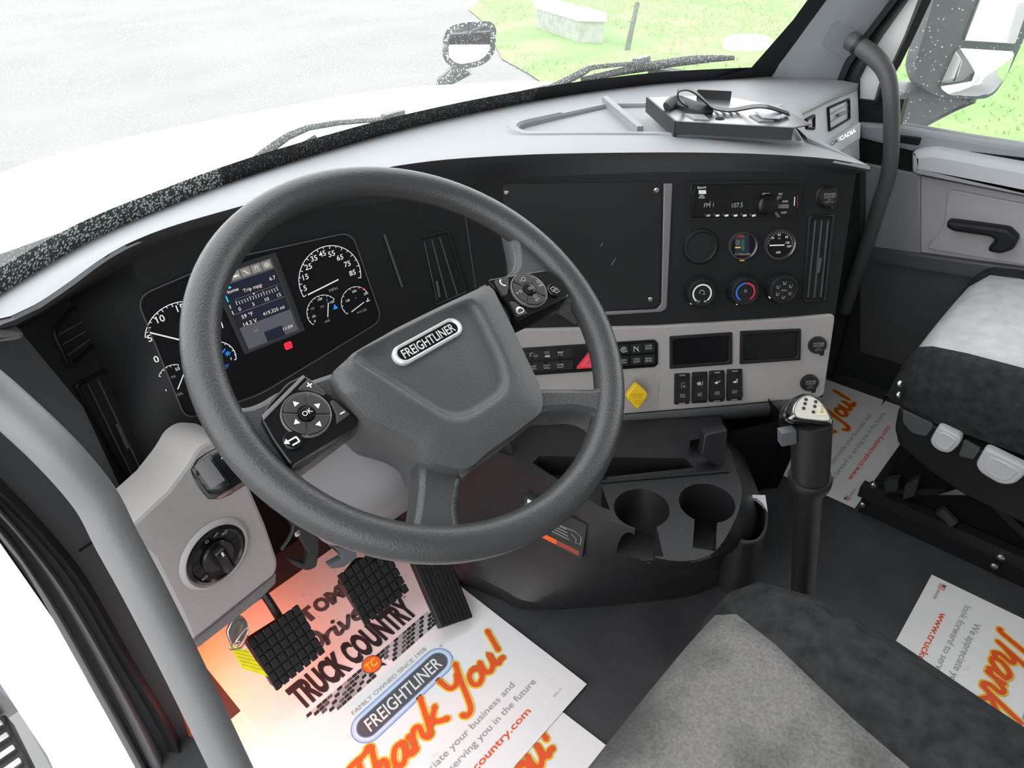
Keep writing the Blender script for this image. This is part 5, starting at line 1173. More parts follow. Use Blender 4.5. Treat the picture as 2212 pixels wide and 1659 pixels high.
# ================================================================== paper floor mats
MW, MH = .437, .61
GL = {'T': ([[(0, 1.95), (.5, 2.1), (1.3, 2.05), (1.7, 2.2)], [(.95, 2.05), (.7, 1), (.45, .0), (.25, -.1)]], 1.25),
 'h': ([[(0, 0), (.35, 1.2), (.62, 2.1)], [(.1, .35), (.5, .95), (.85, .9), (.75, .3), (.95, .0), (1.2, .15)]], 1.15),
 'a': ([[(.95, .9), (.5, 1.0), (.1, .55), (.15, .08), (.5, .05), (.85, .5), (1.0, .95), (.9, .3), (1.05, .02), (1.25, .15)]], 1.25),
 'n': ([[(.1, .9), (.15, .4), (.1, 0)], [(.12, .35), (.5, .95), (.85, .85), (.8, .3), (1.0, .0), (1.2, .15)]], 1.2),
 'k': ([[(0, 0), (.35, 1.2), (.6, 2.1)], [(1.0, 1.05), (.35, .5), (.2, .42)], [(.35, .52), (.75, .2), (1.2, -.05)]], 1.35),
 'Y': ([[(.1, 2.0), (.3, 1.2), (.75, 1.05), (1.15, 1.5)], [(1.45, 2.05), (1.05, .8), (.65, -.6), (.2, -.8), (.0, -.55)]], 1.45),
 'o': ([[(.6, .98), (.2, .8), (.1, .3), (.4, .02), (.85, .25), (.9, .75), (.6, .98), (.8, .85)]], 1.05),
 'u': ([[(.15, .95), (.1, .3), (.35, .03), (.75, .3), (.95, .95), (.88, .3), (1.05, .0), (1.25, .15)]], 1.25),
 '!': ([[(.55, 2.1), (.3, .65)], [(.18, .06), (.22, .10)]], .5), ' ': ([], .6),
 'D': ([[(.5, 1.9), (.35, 1), (.1, .05), (.8, .0), (1.5, .6), (1.4, 1.6), (.8, 2.0), (.1, 1.7)]], 1.6),
 'r': ([[(.1, .9), (.15, .4), (.1, 0)], [(.12, .4), (.4, .85), (.75, .95)]], .8), 'i': ([[(.15, .9), (.1, .2), (.3, .0), (.5, .15)], [(.24, 1.4), (.26, 1.44)]], .5),
 'v': ([[(.05, .95), (.25, .05), (.5, .3), (.8, .95)]], .9), 'e': ([[(.15, .5), (.75, .6), (.6, .98), (.2, .75), (.15, .2), (.5, .0), (.9, .2)]], .95)}
def script(b, s, x0, x1, y, xh, wd, m, z, sl=0.18, rise=0):
    tot = sum(GL[c][1] for c in s); k = (x1-x0)/tot; x = 0
    for c in s:
        for st in GL[c][0]:
            pts = [V((x0+(x+p[0])*k+p[1]*xh*sl, y+p[1]*xh+rise*(x+p[0])/tot)) for p in st]
            b.ribbon(spline(pts, 5) if len(pts) > 2 else pts, wd, m, z)
        x += GL[c][1]
def mat_print(t):
    cx = .207
    b = B(); script(b, 'Thank You!', .045, .385, .135, .030, .0150, YLTXT, .0012, rise=.01); b.obj('thank_you_outline', t, smooth=0)
    b = B(); script(b, 'Thank You!', .045, .385, .135, .030, .0088, ORTXT, .0016, rise=.01); b.obj('thank_you_lettering', t, smooth=0)
    b = B(); b.text('TRUCK COUNTRY', (.206, .368), 1, BKTXT, .0014, .055, fit=.268, h=.060)
    b.text('®', (.345, .390), 1, BKTXT, .0014, h=.006); b.obj('truck_country_lettering', t, smooth=0)
    b = B(); word = 'CUSTOMER'
    for k, ch in enumerate(word):
        s = (k-3.5)/3.5; x = cx+.113*s; y = .492+.012*(1-s*s); b.text(ch, (x, y), 1, DKTXT, .0012, .06, h=.038, fit=.030 if ch != 'M' else .035, rot=-.16*s)
    b.obj('customer_lettering', t, smooth=0)
    b = B(); script(b, 'Driven', .13, .305, .418, .024, .0085, DKTXT, .0014); b.obj('driven_lettering', t, smooth=0)
    b = B()
    for r in range(5):
        for k in range(26):
            x0 = .072+.0108*k+.004*r*(1 if k > 12 else -0) ; y = .329-.0072*r
            sft = .0105*r if k < 13 else -.0068*r
            if k in (12, 13) or (k < 12 and k < r*.9) or (k > 13 and k > 25-r*.0): continue
            b.poly([(x0+(.010*r*.0), y), (x0+.0098, y), (x0+.0082, y-.0062), (x0-.0016, y-.0062)], (DKTXT, GRTXT, BKTXT, LTGREY)[(k*7+r*3) % 4 if (k+r) % 3 else 2], .0012)
    b.obj('checkered_stripe', t, smooth=0)['kind'] = 'stuff'
    b = B(); b.poly(circle(.0185, 32, .208, .320), BKTXT, .0015); b.poly(circle(.0172, 32, .208, .320), TCRED, .0017); b.poly([(.216, .306), (.224, .308), (.226, .297)], BKTXT, .0014)
    b.text('TC', (.208, .320), 1, YLTXT, .0019, .03, .25, fit=.024, h=.017); b.obj('round_emblem', t, smooth=0)
    b = B(); b.text('FAMILY OWNED SINCE 1958', (.211, .270), 1, GRTXT, .0012, 0, fit=.168, h=.0085); b.obj('family_owned_lettering', t, smooth=0)
    b = B(); ov = lambda L, h: [p+V((.211, .2315)) for p in stadium(L, h, 14)]
    b.poly(ov(.218, .058), BLTXT, .0011); b.poly(ov(.214, .054), LBTXT, .0012); b.poly(ov(.206, .046), WHITE, .0013); b.poly(ov(.200, .041), BLTXT, .00135); b.poly(ov(.196, .037), DKTXT, .0014)
    b.text('FREIGHTLINER', (.211, .2315), 1, WHITE, .0018, .012, .15, fit=.165, h=.025); b.text('®', (.318, .252), 1, GRTXT, .0012, h=.006); b.obj('oval_emblem', t, smooth=0)
    b = B(); b.text('We appreciate your business and', (.208, .097), 1, GRTXT, .0012, .002, fit=.285, h=.0155); b.text('look forward to serving you in the future', (.208, .073), 1, GRTXT, .0012, .002, fit=.345, h=.0155); b.obj('message_lettering', t, smooth=0)
    b = B(); b.text('www.truckcountry.com', (.208, .044), 1, ORTXT, .0012, .012, fit=.252, h=.0165); b.obj('web_lettering', t, smooth=0)
    b = B(); b.poly([(.012, .018), (.028, .018), (.028, .030), (.012, .030)], mat('flag_red', (.75, .25, .2), .6) if 'flag_red' not in bpy.data.materials else bpy.data.materials['flag_red'], .0012)
    for k in range(3): b.bar((.012, .020+.004*k), (.028, .020+.004*k), .0012, WHITE, .0014)
    b.poly([(.012, .024), (.019, .024), (.019, .030), (.012, .030)], DKTXT, .0016); b.text('MADE IN USA', (.045, .022), 1, DKTXT, .0012, fit=.028, h=.005); b.text('TM-17', (.390, .028), 1, GRTXT, .0012, fit=.022, h=.004); b.obj('small_print', t, smooth=0)
def paper_mat(label, x, y, rz, z, first=None):
    F = Frame((x, y, z), (math.cos(rz), math.sin(rz), 0), (-math.sin(rz), math.cos(rz), 0))
    t = thing('paper_floor_mat', label, 'floor mat', F, 'printed paper floor mats')
    if first is None:
        b = B(); g = 12; vs = []
        for j in range(g+1):
            for i in range(g+1): vs.append(V((MW*i/g, MH*j/g, .0004+.0003*math.sin(i*1.7)*math.sin(j*1.3))))
        fs = [[j*(g+1)+i, j*(g+1)+i+1, (j+1)*(g+1)+i+1, (j+1)*(g+1)+i] for j in range(g) for i in range(g)]
        b.add(vs, fs, PAPER); k = len(vs); b.add([v-V((0, 0, .0008)) for v in vs], [f[::-1] for f in fs], PAPER); b.obj('sheet', t); mat_print(t)
    else:
        for ch in first.children:
            c = ch.copy(); COL.objects.link(c); c.parent = t
    return t
m1 = paper_mat('white printed paper mat on the driver floor under the pedals', -.25, -.075, 0, .0055)
paper_mat('white printed paper mat tucked under the lower edge of the pedal mat', -.31, -.262, rad(2), .0025, m1)
paper_mat('white printed paper mat on the passenger floor behind the shifter', .906, -.262, 0, .003, m1)
paper_mat('white printed paper mat lying upside down beside the passenger seat base', .823, -.445, math.pi, .003, m1)
# ================================================================== floor console
cO = V((.40, -.02, 0)); con = thing('floor_console', 'dark grey floor console with cup holders under the center stack', 'console', Frame(cO, (1, 0, 0), (0, 1, 0))); MC = Matrix.Translation(-cO)
lv = {.33: [(1113, 987), (1190, 1047), (1290, 1113), (1384, 1150), (1398, 1196), (1475, 1212), (1543, 1192), (1588, 1122), (1603, 1062), (1590, 1015)],
      .20: [(1060, 1100), (1178, 1160), (1262, 1196), (1355, 1220), (1425, 1226), (1500, 1218), (1560, 1200), (1620, 1190), (1650, 1140), (1650, 1090)],
      .17: [(1050, 1120), (1172, 1176), (1262, 1212), (1365, 1236), (1425, 1238), (1500, 1228), (1570, 1212), (1632, 1202), (1658, 1150), (1655, 1095)],
      .09: [(1010, 1180), (1122, 1234), (1196, 1264), (1300, 1276), (1390, 1274), (1470, 1262), (1552, 1240), (1620, 1212), (1650, 1160), (1650, 1100)],
      .05: [(985, 1225), (1080, 1270), (1145, 1300), (1280, 1300), (1390, 1292), (1480, 1280), (1560, 1252), (1622, 1215), (1648, 1165), (1648, 1105)],
      .0: [(1000, 1262), (1080, 1295), (1140, 1318), (1280, 1312), (1400, 1300), (1490, 1288), (1566, 1258), (1622, 1225), (1648, 1170), (1648, 1110)]}
rg_ = []
for z, px in lv.items():
    f = spline([at_z(x, y, z) for x, y in px], 5)
    f += [V((.80, .10, z)), V((.80, .58, z)), V((.21, .58, z)), V((.215, .40, z))]
    rg_.append(f)
b = B(); b.loft(rg_[::-1], CONS); b.shift(MC)
# the last ring is the top: cap made by triangulation for a clean boolean
b.f.pop(); b.mi.pop(); tp2 = [V((p.x, p.y)) for p in rg_[0]]; q = B(); q.poly(tp2, CONS, .33); 
off = (len(rg_)-1)*len(tp2)
if area(tp2) < 0: rev = list(range(len(tp2)))[::-1]
else: rev = list(range(len(tp2)))
for f in q.f: b.f.append([off+rev[i] for i in f]); b.mi.append(0)
body = b.obj('console_body', con, smooth=40)
cuts = []
c1, c2 = at_z(1386, 1098, .33), at_z(1527, 1086, .33)
for c, r in ((c1, .046), (c2, .046)):
    k = B(); k.lathe([(0, .235), (r*.86, .235), (r, .36), (0, .36)], CONS, 36, (c.x-cO.x, c.y-cO.y, 0)); k.f[:] = [f for f in k.f]; cuts.append(k.obj('cut', con, smooth=0))
fd = (at_z(1410, 1190, .33)-c1).normalized()
for c, px in ((c1, (1408, 1200)), (c2, (1520, 1205))):
    e = at_z(*px, .33); d = (e-c).normalized(); o_ = V((-d.y, d.x, 0))*.017; k = B(); k.obox(c-o_+V((0, 0, .255))-V((0, 0, .33))-cO, d*.10, o_*2, V((0, 0, .12)), CONS); 
    k.v = [v+V((0, 0, cO.z)) for v in k.v]; cuts.append(k.obj('cut', con, smooth=0))
k = B(); k.prism([V((p.x-cO.x, p.y-cO.y)) for p in (at_z(x, y, .33) for x, y in [(1150, 1000), (1296, 1094), (1318, 1102), (1300, 1050), (1314, 1030), (1500, 1010), (1480, 990), (1165, 985)])], .285, .4, CONS); cuts.append(k.obj('cut', con, smooth=0))
bpy.context.view_layer.update(); boolean(body, cuts)
# cheeks of the open shelf above the cup tray
w0 = at_z(1113, 987, .33)
b = B(); b.obox(w0+V((0, .0, -.02)), V((.010, 0, 0)), V((-.04, .40, 0)), V((.01, .05, .16)), CONS); b.shift(MC); b.obj('left_cheek', con)
KC = Frame(at_z(1540, 1008, .335), CS.u, CS.v); b = B(); b.prism(rounded(KC.ls([(1522, 938), (1572, 928), (1566, 1000), (1552, 1010), (1514, 984)]), .004, 3), -.02, .0, CONS, .003); b.v = [KC.M @ v for v in b.v]; b.shift(MC); b.obj('right_cheek', con)
b = B(); p = [at_z(1700, 905, .36), at_z(1668, 985, .20), at_z(1645, 1060, .02)]
b.loft([[q for q in p], [q+V((-.16, .10, 0)) for q in p]], DARKER, closed=False); b.loft([[q for q in p], [q+V((.20, .30, 0)) for q in p]], DARKER, closed=False); b.shift(MC); b.obj('tunnel_cover', con)
b = B(); a_, b_ = at_z(1300, 1041, .332), at_z(1575, 1017, .332); b.tube([a_, a_.lerp(b_, .5), b_], .003, CONS, 6); b.shift(MC); b.obj('tray_lip', con)
# side cup bin
bn = at_z(1614, 1122, .26); tb = thing('cup_bin', 'open black cup bin with a pale rim corner beside the console', 'cup holder', Frame(V((bn.x, bn.y, .12)), (1, 0, 0), (0, 1, 0)))
ob = [V((p.x-bn.x, p.y-bn.y)) for p in spline([at_z(x, y, .26) for x, y in [(1578, 1150), (1605, 1172), (1640, 1168), (1659, 1130), (1652, 1072), (1615, 1070), (1590, 1095), (1575, 1125)]], 6, closed=True)]
oc = sum(ob, V((0, 0)))/len(ob); ib = [oc+(p-oc)*.84 for p in ob]
b = B(); b.ringprism(ob, ib, .0, .14, CONS, .002); b.prism(ib, 0, .01, DARKER); b.obj('bin', tb)
b = B(); pc = [V((p.x-bn.x, p.y-bn.y)) for p in (at_z(x, y, .262) for x, y in [(1612, 1076), (1618, 1069), (1653, 1070), (1658, 1105), (1648, 1088), (1634, 1076)])]; b.prism(pc, .135, .1425, LTGREY); b.obj('rim_corner', tb)
# sticker on the console flank
W1, W2, W3, W4 = at_z(1190, 1047, .33), at_z(1290, 1113, .33), at_z(1262, 1196, .20), at_z(1178, 1160, .20)
u_ = (W2-W1+W3-W4).normalized(); v_ = (W1+W2-W3-W4); v_ = (v_-u_*v_.dot(u_)).normalized(); SK = Frame((W1+W2+W3+W4)/4, u_, v_); SK.o += SK.n*.0025; SK = Frame(SK.o, u_, v_)
t = thing('warning_sticker', 'black warning sticker with white boxes and an orange strip on the console', 'sticker', SK)
b = B(); q = SK.ls([(1133, 1068), (1268, 1134), (1256, 1208), (1124, 1142)], .003); b.prism(rounded(q, .004, 3), -.010, .003, CHAR); b.obj('label_sheet', t); ua = lambda s, tt: q[3].lerp(q[2], s).lerp(q[0].lerp(q[1], s), tt)
b = B(); z = .0034
b.poly([ua(.06, .82), ua(.45, .82), ua(.45, .93), ua(.06, .93)], WHITE, z); b.text('FREIGHTLINER', ua(.26, .875), 1, BKTXT, z+.0003, fit=.035, h=.004, rot=math.atan2((q[1]-q[0]).y, (q[1]-q[0]).x))
for i in range(3):
    for j in range(2): b.poly([ua(.04+.13*i, .42+.2*j), ua(.14+.13*i, .42+.2*j), ua(.14+.13*i, .58+.2*j), ua(.04+.13*i, .58+.2*j)], WHITE, z)
b.poly([ua(.05, .06), ua(.60, .06), ua(.60, .20), ua(.05, .20)], ORLAB, z); b.poly([ua(.60, .06), ua(.95, .06), ua(.95, .20), ua(.60, .20)], RDLAB, z)
b.ribbon([ua(.62, .65), ua(.85, .68), ua(.95, .60), ua(.95, .40), ua(.88, .38), ua(.88, .50), ua(.80, .56)], .0012, DIMW, z)
for k in range(4): b.bar(ua(.45, .62-.08*k), ua(.72+.02*k, .62-.08*k), .0018, DIMW, z)
b.obj('label_print', t)

# ================================================================== gear shifter
k0, k1, k2, k3 = at_d(1750, 885, .93), at_d(1752, 950, .945), at_d(1750, 1030, .97), at_d(1736, 1240, 1.09)
base = V((k3.x, k3.y, 0)) + (k3-k2).normalized()*0
sh = thing('gear_shifter', 'upright gear shifter with a chrome-topped knob between the seats', 'gear shifter', Frame(V((k3.x, k3.y, .0)), (1, 0, 0), (0, 1, 0))); MS = Matrix.Translation(-V((k3.x, k3.y, 0)))
ax_ = (k2-k3).normalized()
b = B(); b.tube([k3-ax_*max(0, k3.z)/max(.1, ax_.z)*1.0, k3, k2-ax_*.03, k2-ax_*.012, k2, k2+ax_*.004], [.0195, .0195, .021, .030, .032, .030], RUBBER, 20, sy=.9); b.shift(MS); b.obj('boot', sh, smooth=50)
b = B(); b.tube([k2, k1, k1+(k0-k1)*.6], [.0275, .0285, .030], RUBBER, 24, sy=.9); b.shift(MS); b.obj('grip', sh, smooth=50)
up_ = (k0-k1).normalized(); KT = Frame(k0, (math.cos(rad(40)), -math.sin(rad(40)), 0), V((math.sin(rad(40)), math.cos(rad(40)), .8)))
def kn(s, h, dx=0, dy=0): return [KT.w((p.x)*s+dx, (p.y)*s+dy, h) for p in kout]
kpx = KT.ls([(1706, 893), (1712, 870), (1728, 853), (1752, 850), (1780, 870), (1800, 905), (1795, 915), (1755, 912), (1716, 906)], .012)
kc = sum(kpx, V((0, 0)))/len(kpx); kout = [p-kc for p in spline(kpx, 5, closed=True)]
b = B(); b.loft([kn(.82, -.05, kc.x*.3, kc.y*.3-.006), kn(.98, -.03, kc.x*.7, kc.y*.7), kn(1.06, -.008, kc.x, kc.y), kn(1.03, .006, kc.x, kc.y), kn(.93, .012, kc.x, kc.y)][::1], GLOSSB); b.shift(MS); b.obj('knob', sh, smooth=60)
b = B(); b.loft([kn(1.055, -.004, kc.x, kc.y), kn(1.02, .0085, kc.x, kc.y), kn(.86, .0145, kc.x, kc.y), kn(.78, .0140, kc.x, kc.y)], CHROME, c0=False, c1=False); b.shift(MS); b.obj('chrome_rim', sh, smooth=60)
IV = mat('ivory_badge', (.62, .60, .53), .35)
b = B(); b.loft([kn(.79, .0120, kc.x, kc.y), kn(.78, .0142, kc.x, kc.y)], IV); b.shift(MS); b.obj('pattern_plate', sh)
b = B()
for i, (x, y) in enumerate([(1741, 863), (1739, 872), (1736, 882), (1762, 868), (1760, 878), (1757, 890)]):
    p = KT.l(x, y, .0145); b.poly(rounded(rect(.0044, .0040, p.x, p.y), .001, 2), BKTXT, .0147)
p = KT.l(1776, 884, .0145); b.text('R12', p, 1, RDLAB, .0148, 0, rot=1.2, h=.0045); b.poly([KT.l(*q, .0145) for q in [(1764, 897), (1767, 878), (1778, 878), (1786, 897)]], mat('knob_cream', (.7, .66, .48), .4), .0146)
b.v = [KT.M @ v for v in b.v]; b.shift(MS); b.obj('pattern_print', sh)
b = B(); p = at_d(1693, 942, .93); q = at_d(1716, 944, .945); b.obox(p+V((-.010, -.004, -.010)), V((.018, -.012, 0)), V((.008, .010, 0)), V((0, .004, .020)), MHOUS); b.tube([p, q], .004, STEEL, 8); b.shift(MS); b.obj('splitter_lever', sh)

# ================================================================== seats
def cushion(o, name_i, name_b, insR, outR, insL, outL, zt, zb, yf, mi, mb, par, sag=.0, ends=None):
    """a seat cushion: an inner insert and two bolsters; each argument is a function of y"""
    M = Matrix.Translation(-o)
    ys = [yf, yf-.006, yf-.02, yf-.045, yf-.10, yf-.2, yf-.3, yf-.42, yf-.56]
    prof = [zb, zt-.075, zt-.032, zt-.008, zt, zt+.003, zt, zt-.004, zt-.006]
    prof[0] = zt-.13
    def strip(f0, f1, n, crown, m, name):
        rows = []
        for y, z in zip(ys, prof):
            a, c = f0(y), f1(y); rows.append([V((a+(c-a)*k/n, y, z+crown*math.sin(math.pi*k/n)-.004*(1 if k in (0, n) else 0))) for k in range(n+1)])
        b = B(); b.loft(rows, m, closed=False); b.shift(M); return b.obj(name, par, smooth=60)
    strip(insL, insR, 14, .008, mi, name_i)
    for sgn, f0, f1 in ((1, insR, outR), (-1, insL, outL)):
        rows = []
        for y, z in zip(ys, prof):
            a, c = f0(y), f1(y); w_ = c-a; row = [V((a, y, z-.004))]
            for k in range(1, 9):
                t = k/8; row.append(V((a+w_*math.sin(t*math.pi/2)**.9, y, z+.016*math.sin(min(1, t*1.6)*math.pi)*(1 if t < .63 else 0) - .05*(1-math.cos(t*math.pi/2))*(1 if z > zt-.05 else .3))))
            lo = row[-1]; row += [V((lo.x+.002*sgn, y, max(zb, lo.z-.05))), V((lo.x-.004*sgn, y, zb))]
            rows.append(row if sgn > 0 else row[::-1])
        b = B(); b.loft(rows, mb, closed=False); b.shift(M); b.obj(name_b, par, smooth=60)
def interp(tab):
    tab = sorted(tab)
    def f(y):
        if y <= tab[0][0]: return tab[0][1]
        for a, c in zip(tab, tab[1:]):
            if y <= c[0]: return a[1]+(c[1]-a[1])*(y-a[0])/(c[0]-a[0])
        return tab[-1][1]
    return f
sO = V((.0, -.55, 0)); ds = thing('driver_seat', 'driver seat cushion with a stained grey velour center and black bolster', 'seat', Frame(sO, (1, 0, 0), (0, 1, 0)))
dR = interp([(-.262, .130), (-.268, .154), (-.282, .172), (-.295, .175), (-.34, .166), (-.41, .141), (-.52, .110), (-.83, .085)])
dO = interp([(-.27, .215), (-.285, .238), (-.31, .262), (-.34, .279), (-.38, .285), (-.48, .282), (-.55, .272), (-.62, .262), (-.83, .25)])
cushion(sO, 'seat_insert', 'bolster', dR, dO, lambda y: -dR(y)-.02, lambda y: -dO(y)-.02, .438, .27, -.262, STAIN, FABB, ds)
b = B(); b.box((-.01, -.02, .23), (.48, .52, .10), RUBBER, .03); b.obj('seat_pan', ds); b = B(); b.box((-.01, -.02, .095), (.34, .42, .19), RUBBER, .02); b.obj('pedestal', ds)
pO = V((1.13, -.55, 0)); ps = thing('passenger_seat', 'passenger seat with pale grey velour top and black bolster on a black suspension base', 'seat', Frame(pO, (1, 0, 0), (0, 1, 0))); MP = Matrix.Translation(-pO)
pl_ = interp([(-.26, .985), (-.29, .945), (-.34, .945), (-.44, .950), (-.82, .97)]); po_ = interp([(-.26, .905), (-.285, .880), (-.34, .868), (-.5, .868), (-.82, .875)])
FABG2 = mat('pale_grey_velour', (.56, .56, .57), .95, bump=.8, bscale=900, spec=.1, var=.12, vscale=30)
cushion(pO, 'seat_insert', 'bolster', lambda y: 2.27-pl_(y), lambda y: 2.27-po_(y), pl_, po_, .428, .31, -.250, FABG2, FABB, ps)
# side valance with grey inlays and handles
SX = Frame((.872, -.4, .3), (0, -1, 0), (0, 0, 1))
def spx(px, z0, z1, m, name, r=0, bev=0, par=None):
    q = SX.ls(px, z1); b = B(); b.prism(rounded(q, r, 4) if r else q, z0, z1, m, bev); b.v = [SX.M @ v for v in b.v]; b.shift(MP); return b.obj(name, par or ps)
spx([(1941, 880), (2330, 1080), (2330, 1190), (2210, 1130), (2080, 1068), (2010, 1020), (1940, 960), (1932, 925)], -.06, .0, BLACK, 'side_valance', .008, .004)
spx([(1950, 886), (2012, 915), (2016, 922), (2000, 943), (1968, 935), (1950, 912)], -.002, .003, DGREY, 'inlay', .004, .001)
spx([(2082, 950), (2118, 970), (2102, 993), (2070, 985)], -.002, .003, DGREY, 'inlay', .004, .001)
LG = mat('translucent_grey_handle', (.55, .56, .58), .3)
for k, px in enumerate(([(2027, 918), (2078, 944), (2072, 962), (2050, 982), (2022, 974), (2006, 955)], [(2128, 966), (2222, 1012), (2212, 1030), (2190, 1048), (2160, 1048), (2116, 1022), (2106, 1004)])):
    h = spx(px, .0, .016, LG, 'seat_handle', .010, .005)
    q = SX.ls(px, .016); c = sum(q, V((0, 0)))/len(q); b = B(); b.loft([[V((*(c+(p-c)*s), z)) for p in spline(q, 4, closed=True)] for s, z in ((.62, .0162), (.55, .0175), (.40, .0162), (.2, .0165))], LG, c0=False); b.v = [SX.M @ v for v in b.v]; b.shift(MP); b.obj('finger_dish', h)
# suspension base
b = B(); b.obox((.905, -.80, 0), V((.44, 0, 0)), V((0, .53, 0)), V((0, 0, .045)), BLACK); b.shift(MP); b.obj('base_plate', ps)
for x in (.900, 1.32):
    b = B(); b.obox((x, -.82, .045), V((.025, 0, 0)), V((0, .56, 0)), V((0, 0, .028)), RUBBER); b.shift(MP); b.obj('slide_rail', ps)
b = B(); b.obox((.93, -.80, .07), V((.40, 0, 0)), V((0, .50, 0)), V((0, 0, .18)), DARKER); b.shift(MP); b.obj('suspension_box', ps)
for y0, y1 in ((-.30, -.62), (-.62, -.30)):
    b = B(); b.obox((.918, y0-.015, .07), V((.012, 0, 0)), V((0, .03, 0)), V((0, y1-y0, .19)), BLACK); b.shift(MP); b.obj('scissor_arm', ps)
b = B(); b.tube([at_x(2030, 1100, .91), at_x(2060, 1130, .91)], .012, CHAR, 10); b.shift(MP); b.obj('damper', ps)
for px in ([(1910, 1040), (1940, 1035), (1938, 1062), (1912, 1064)], [(1955, 1048), (1985, 1032), (1975, 1072), (1950, 1080)]):
    b = B(); p = [at_x(x, y, .903) for x, y in px]; solid(p, .02, CHAR, b); b.shift(MP); b.obj('bracket', ps)
b = B(); p = [at_x(x, y, .896) for x, y in [(2026, 1069), (2080, 1052), (2110, 1056), (2108, 1069)]]; solid(p, .012, STEEL, b); b.shift(MP); b.obj('spring_clip', ps)
for x, y in [(1885, 1048), (1862, 1090), (2008, 1006), (2172, 1062), (2162, 1204), (2148, 1223), (1951, 955)]:
    p = at_x(x, y, .894); b = B(); b.lathe([(.007, -.006), (.007, .002), (.004, .004), (0, .004)], STEEL, 14); b.v = [Frame(p, (0, -1, 0), (0, 0, 1)).M @ v for v in b.v]; b.shift(MP); b.obj('bolt', ps)
b = B()
for x, y in [(1943, 828), (1941, 852)]:
    p = at_x(x, y, .865); b.lathe([(.006, 0), (.005, .006), (0, .008)], STEEL, 12); b.v[-36:] = [Frame(p, (0, -1, 0), (0, 0, 1)).M @ v for v in b.v[-36:]]
b.shift(MP); b.obj('button_stud', ps)
b = B(); p = [at_z(1805, 800, .02), at_z(1990, 905, .02)]; b.obox((1.02, .06, .0), V((.30, 0, 0)), V((0, .02, 0)), V((0, 0, .02)), RUBBER); b.shift(MP)

# ================================================================== bracket and strap on the dashboard tray
BZ = .812; bF = Frame(at_z(1560, 250, BZ), (math.cos(rad(46)), -math.sin(rad(46)), 0), (math.sin(rad(46)), math.cos(rad(46)), 0))
t = thing('tablet_bracket', 'black bent metal bracket lying in the dashboard tray', 'bracket', bF)
def bp(px, z0, z1, m, name, r=0): 
    q = bF.ls(px, z1); b = B(); b.prism(rounded(q, r, 3) if r else q, z0, z1, m); return b.obj(name, t)
SATB = mat('satin_black_metal', (.03, .03, .032), .38, .3)
bp([(1402, 211), (1460, 263), (1712, 276), (1752, 268), (1690, 232), (1590, 212), (1480, 207)], -.002, 0, SATP, 'plate')
b = B(); p = bF.ls([(1460, 264), (1714, 278)]); d = (p[1]-p[0]); o_ = V((-d.y, d.x)).normalized()*.003; b.obox(V((*(p[0]-o_), -.018)), V((*d, 0)), V((*(o_*2), 0)), V((0, 0, .020)), SATB); b.obj('front_flange', t)
b = B(); p = bF.ls([(1398, 211), (1460, 264)]); d = (p[1]-p[0]); o_ = V((-d.y, d.x)).normalized()*.002; b.obox(V((*(p[0]-o_), -.026)), V((*d, 0)), V((*(o_*2), 0)), V((0, 0, .028)), SATB); b.obj('side_flange', t)
b = B(); p = bF.ls([(1505, 212), (1578, 216)]); d = (p[1]-p[0]); o_ = V((-d.y, d.x)).normalized()*.002; b.obox(V((*(p[0]-o_), 0)), V((*d, 0)), V((*(o_*2), 0)), V((0, 0, .016)), SATB); b.obj('back_flange', t)
for x in (1543, 1558, 1573, 1588):
    b = B(); p = bF.ls([(x, 238), (x+14, 252)], .001); b.bar(p[0], p[1], .004, GREYP, .0008); b.obj('slot', t)
bp([(1478, 245), (1520, 247), (1532, 258), (1500, 257)], 0, .002, GREYP, 'tab_left'); bp([(1618, 248), (1650, 246), (1672, 260), (1640, 262)], 0, .002, GREYP, 'tab_right')
p = bF.l(1555, 257); b = B(); b.poly(circle(.008, 16, p.x, p.y), DARKER, .0006); b.obj('hole', t)
t = thing('webbing_strap', 'black webbing strap looped up over the bent metal bracket', 'strap', bF)
sp = [(1500, 232, .005), (1482, 226, .010), (1466, 212, .028), (1466, 196, .045), (1484, 192, .052), (1502, 200, .045), (1520, 216, .026), (1540, 232, .010), (1575, 238, .006), (1605, 234, .008), (1628, 230, .016), (1652, 230, .022), (1676, 236, .014), (1704, 246, .004)]
pts = spline([V((*bF.l(x, y, h), h)) for x, y, h in sp], 5); wd = V((.20, .98, 0)).normalized()*.011
b = B(); rows = []
for i, p in enumerate(pts):
    d = (pts[min(len(pts)-1, i+1)]-pts[max(0, i-1)]).normalized(); nn = d.cross(wd).normalized()*.0012; rows.append([p-wd-nn, p+wd-nn, p+wd+nn, p-wd+nn])
b.loft(rows, RUBBER); b.obj('strap_band', t, smooth=50)
b = B(); q = [V((*bF.l(x, y, .006), .006)) for x, y in [(1440, 232), (1462, 222), (1490, 230), (1512, 236), (1540, 236)]]; b.tube(q, [.006, .010, .009, .008, .005], RUBBER, 8, 4, sy=1.6); b.obj('bunched_end', t)
b = B(); q = [V((*bF.l(x, y, .008), .008)) for x, y in [(1632, 240), (1660, 232), (1690, 240), (1686, 252), (1650, 250)]]; b.prism([V((p.x, p.y)) for p in q], .004, .007, LTGREY); b.obj('paper_slip', t)

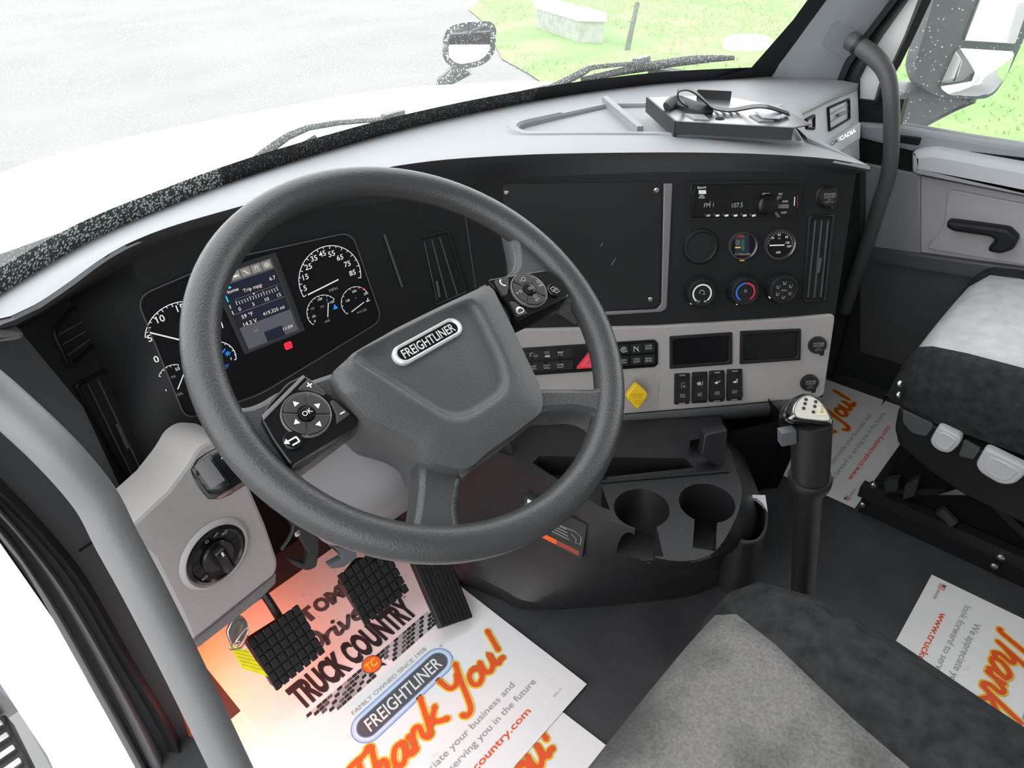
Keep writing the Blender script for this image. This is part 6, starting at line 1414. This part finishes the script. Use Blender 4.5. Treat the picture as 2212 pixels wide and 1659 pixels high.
# ================================================================== grab handles
gp = [at_d(x, y, d) for x, y, d in [(-140, 760, .545), (-60, 815, .555), (10, 872, .567), (120, 975, .58), (205, 1075, .60), (252, 1165, .612), (310, 1272, .625), (400, 1450, .65), (510, 1680, .68), (575, 1810, .70)]]
t = thing('grab_handle', 'thick grey grab handle running diagonally at the door opening', 'grab handle', Frame(gp[0], (1, 0, 0), (0, 1, 0))); M = Matrix.Translation(-gp[0])
b = B(); b.tube(gp, .0172, HANDLE, 24, k=5); b.shift(M); b.obj('bar', t, smooth=60)
for p in (gp[0], gp[-1]):
    b = B(); d = (gp[1]-gp[0] if p is gp[0] else gp[-2]-gp[-1]).normalized(); b.tube([p, p-d*.03, p-d*.06+V((-.02, .05, 0))], [.02, .026, .03], HANDLE, 16, k=3); b.shift(M); b.obj('mount', t, smooth=60)
gp = [at_x(x, y, X) for x, y, X in [(1838, 88, 1.296), (1852, 96, 1.288), (1880, 116, 1.278), (1904, 140, 1.27), (1918, 168, 1.265), (1925, 215, 1.26), (1926, 280, 1.26), (1924, 340, 1.26), (1917, 385, 1.26), (1900, 440, 1.26), (1872, 530, 1.27), (1845, 610, 1.28), (1825, 670, 1.30)]]
t = thing('grab_handle', 'slim dark grab handle bolted to the far windshield pillar', 'grab handle', Frame(gp[0], (1, 0, 0), (0, 1, 0))); M = Matrix.Translation(-gp[0])
b = B(); b.tube(gp, [.0185, .0185, .0185, .0175, .0165, .016, .016, .016, .016, .016, .016, .016, .016], DGREY, 18, k=4); b.shift(M); b.obj('bar', t, smooth=60)
XL = interp([(-12, 1786), (45, 1742), (95, 1702), (140, 1668)]); XR = interp([(-4, 1925), (77, 1864), (110, 1840), (138, 1822)])
def on_pillar(x, y, off):
    s = (x-XL(y))/(XR(y)-XL(y)); X = 1.268+.067*s-.012*math.sin(math.pi*min(1, max(0, s))); return at_x(x, y, X)+V((-off, -off*.4, 0))
q = [on_pillar(x, y, .004) for x, y in [(1778, 84), (1796, 50), (1806, 45), (1846, 64), (1852, 72), (1838, 118), (1828, 125), (1784, 104), (1776, 96)]]; b = B(); solid(q, .03, PILLAR, b); b.shift(M); b.obj('mount_cover', t)
b = B(); b.tube([gp[1]+V((-.001, 0, 0)), gp[1].lerp(gp[2], .25)], .0198, RUBBER, 18); b.shift(M); b.obj('gasket', t)
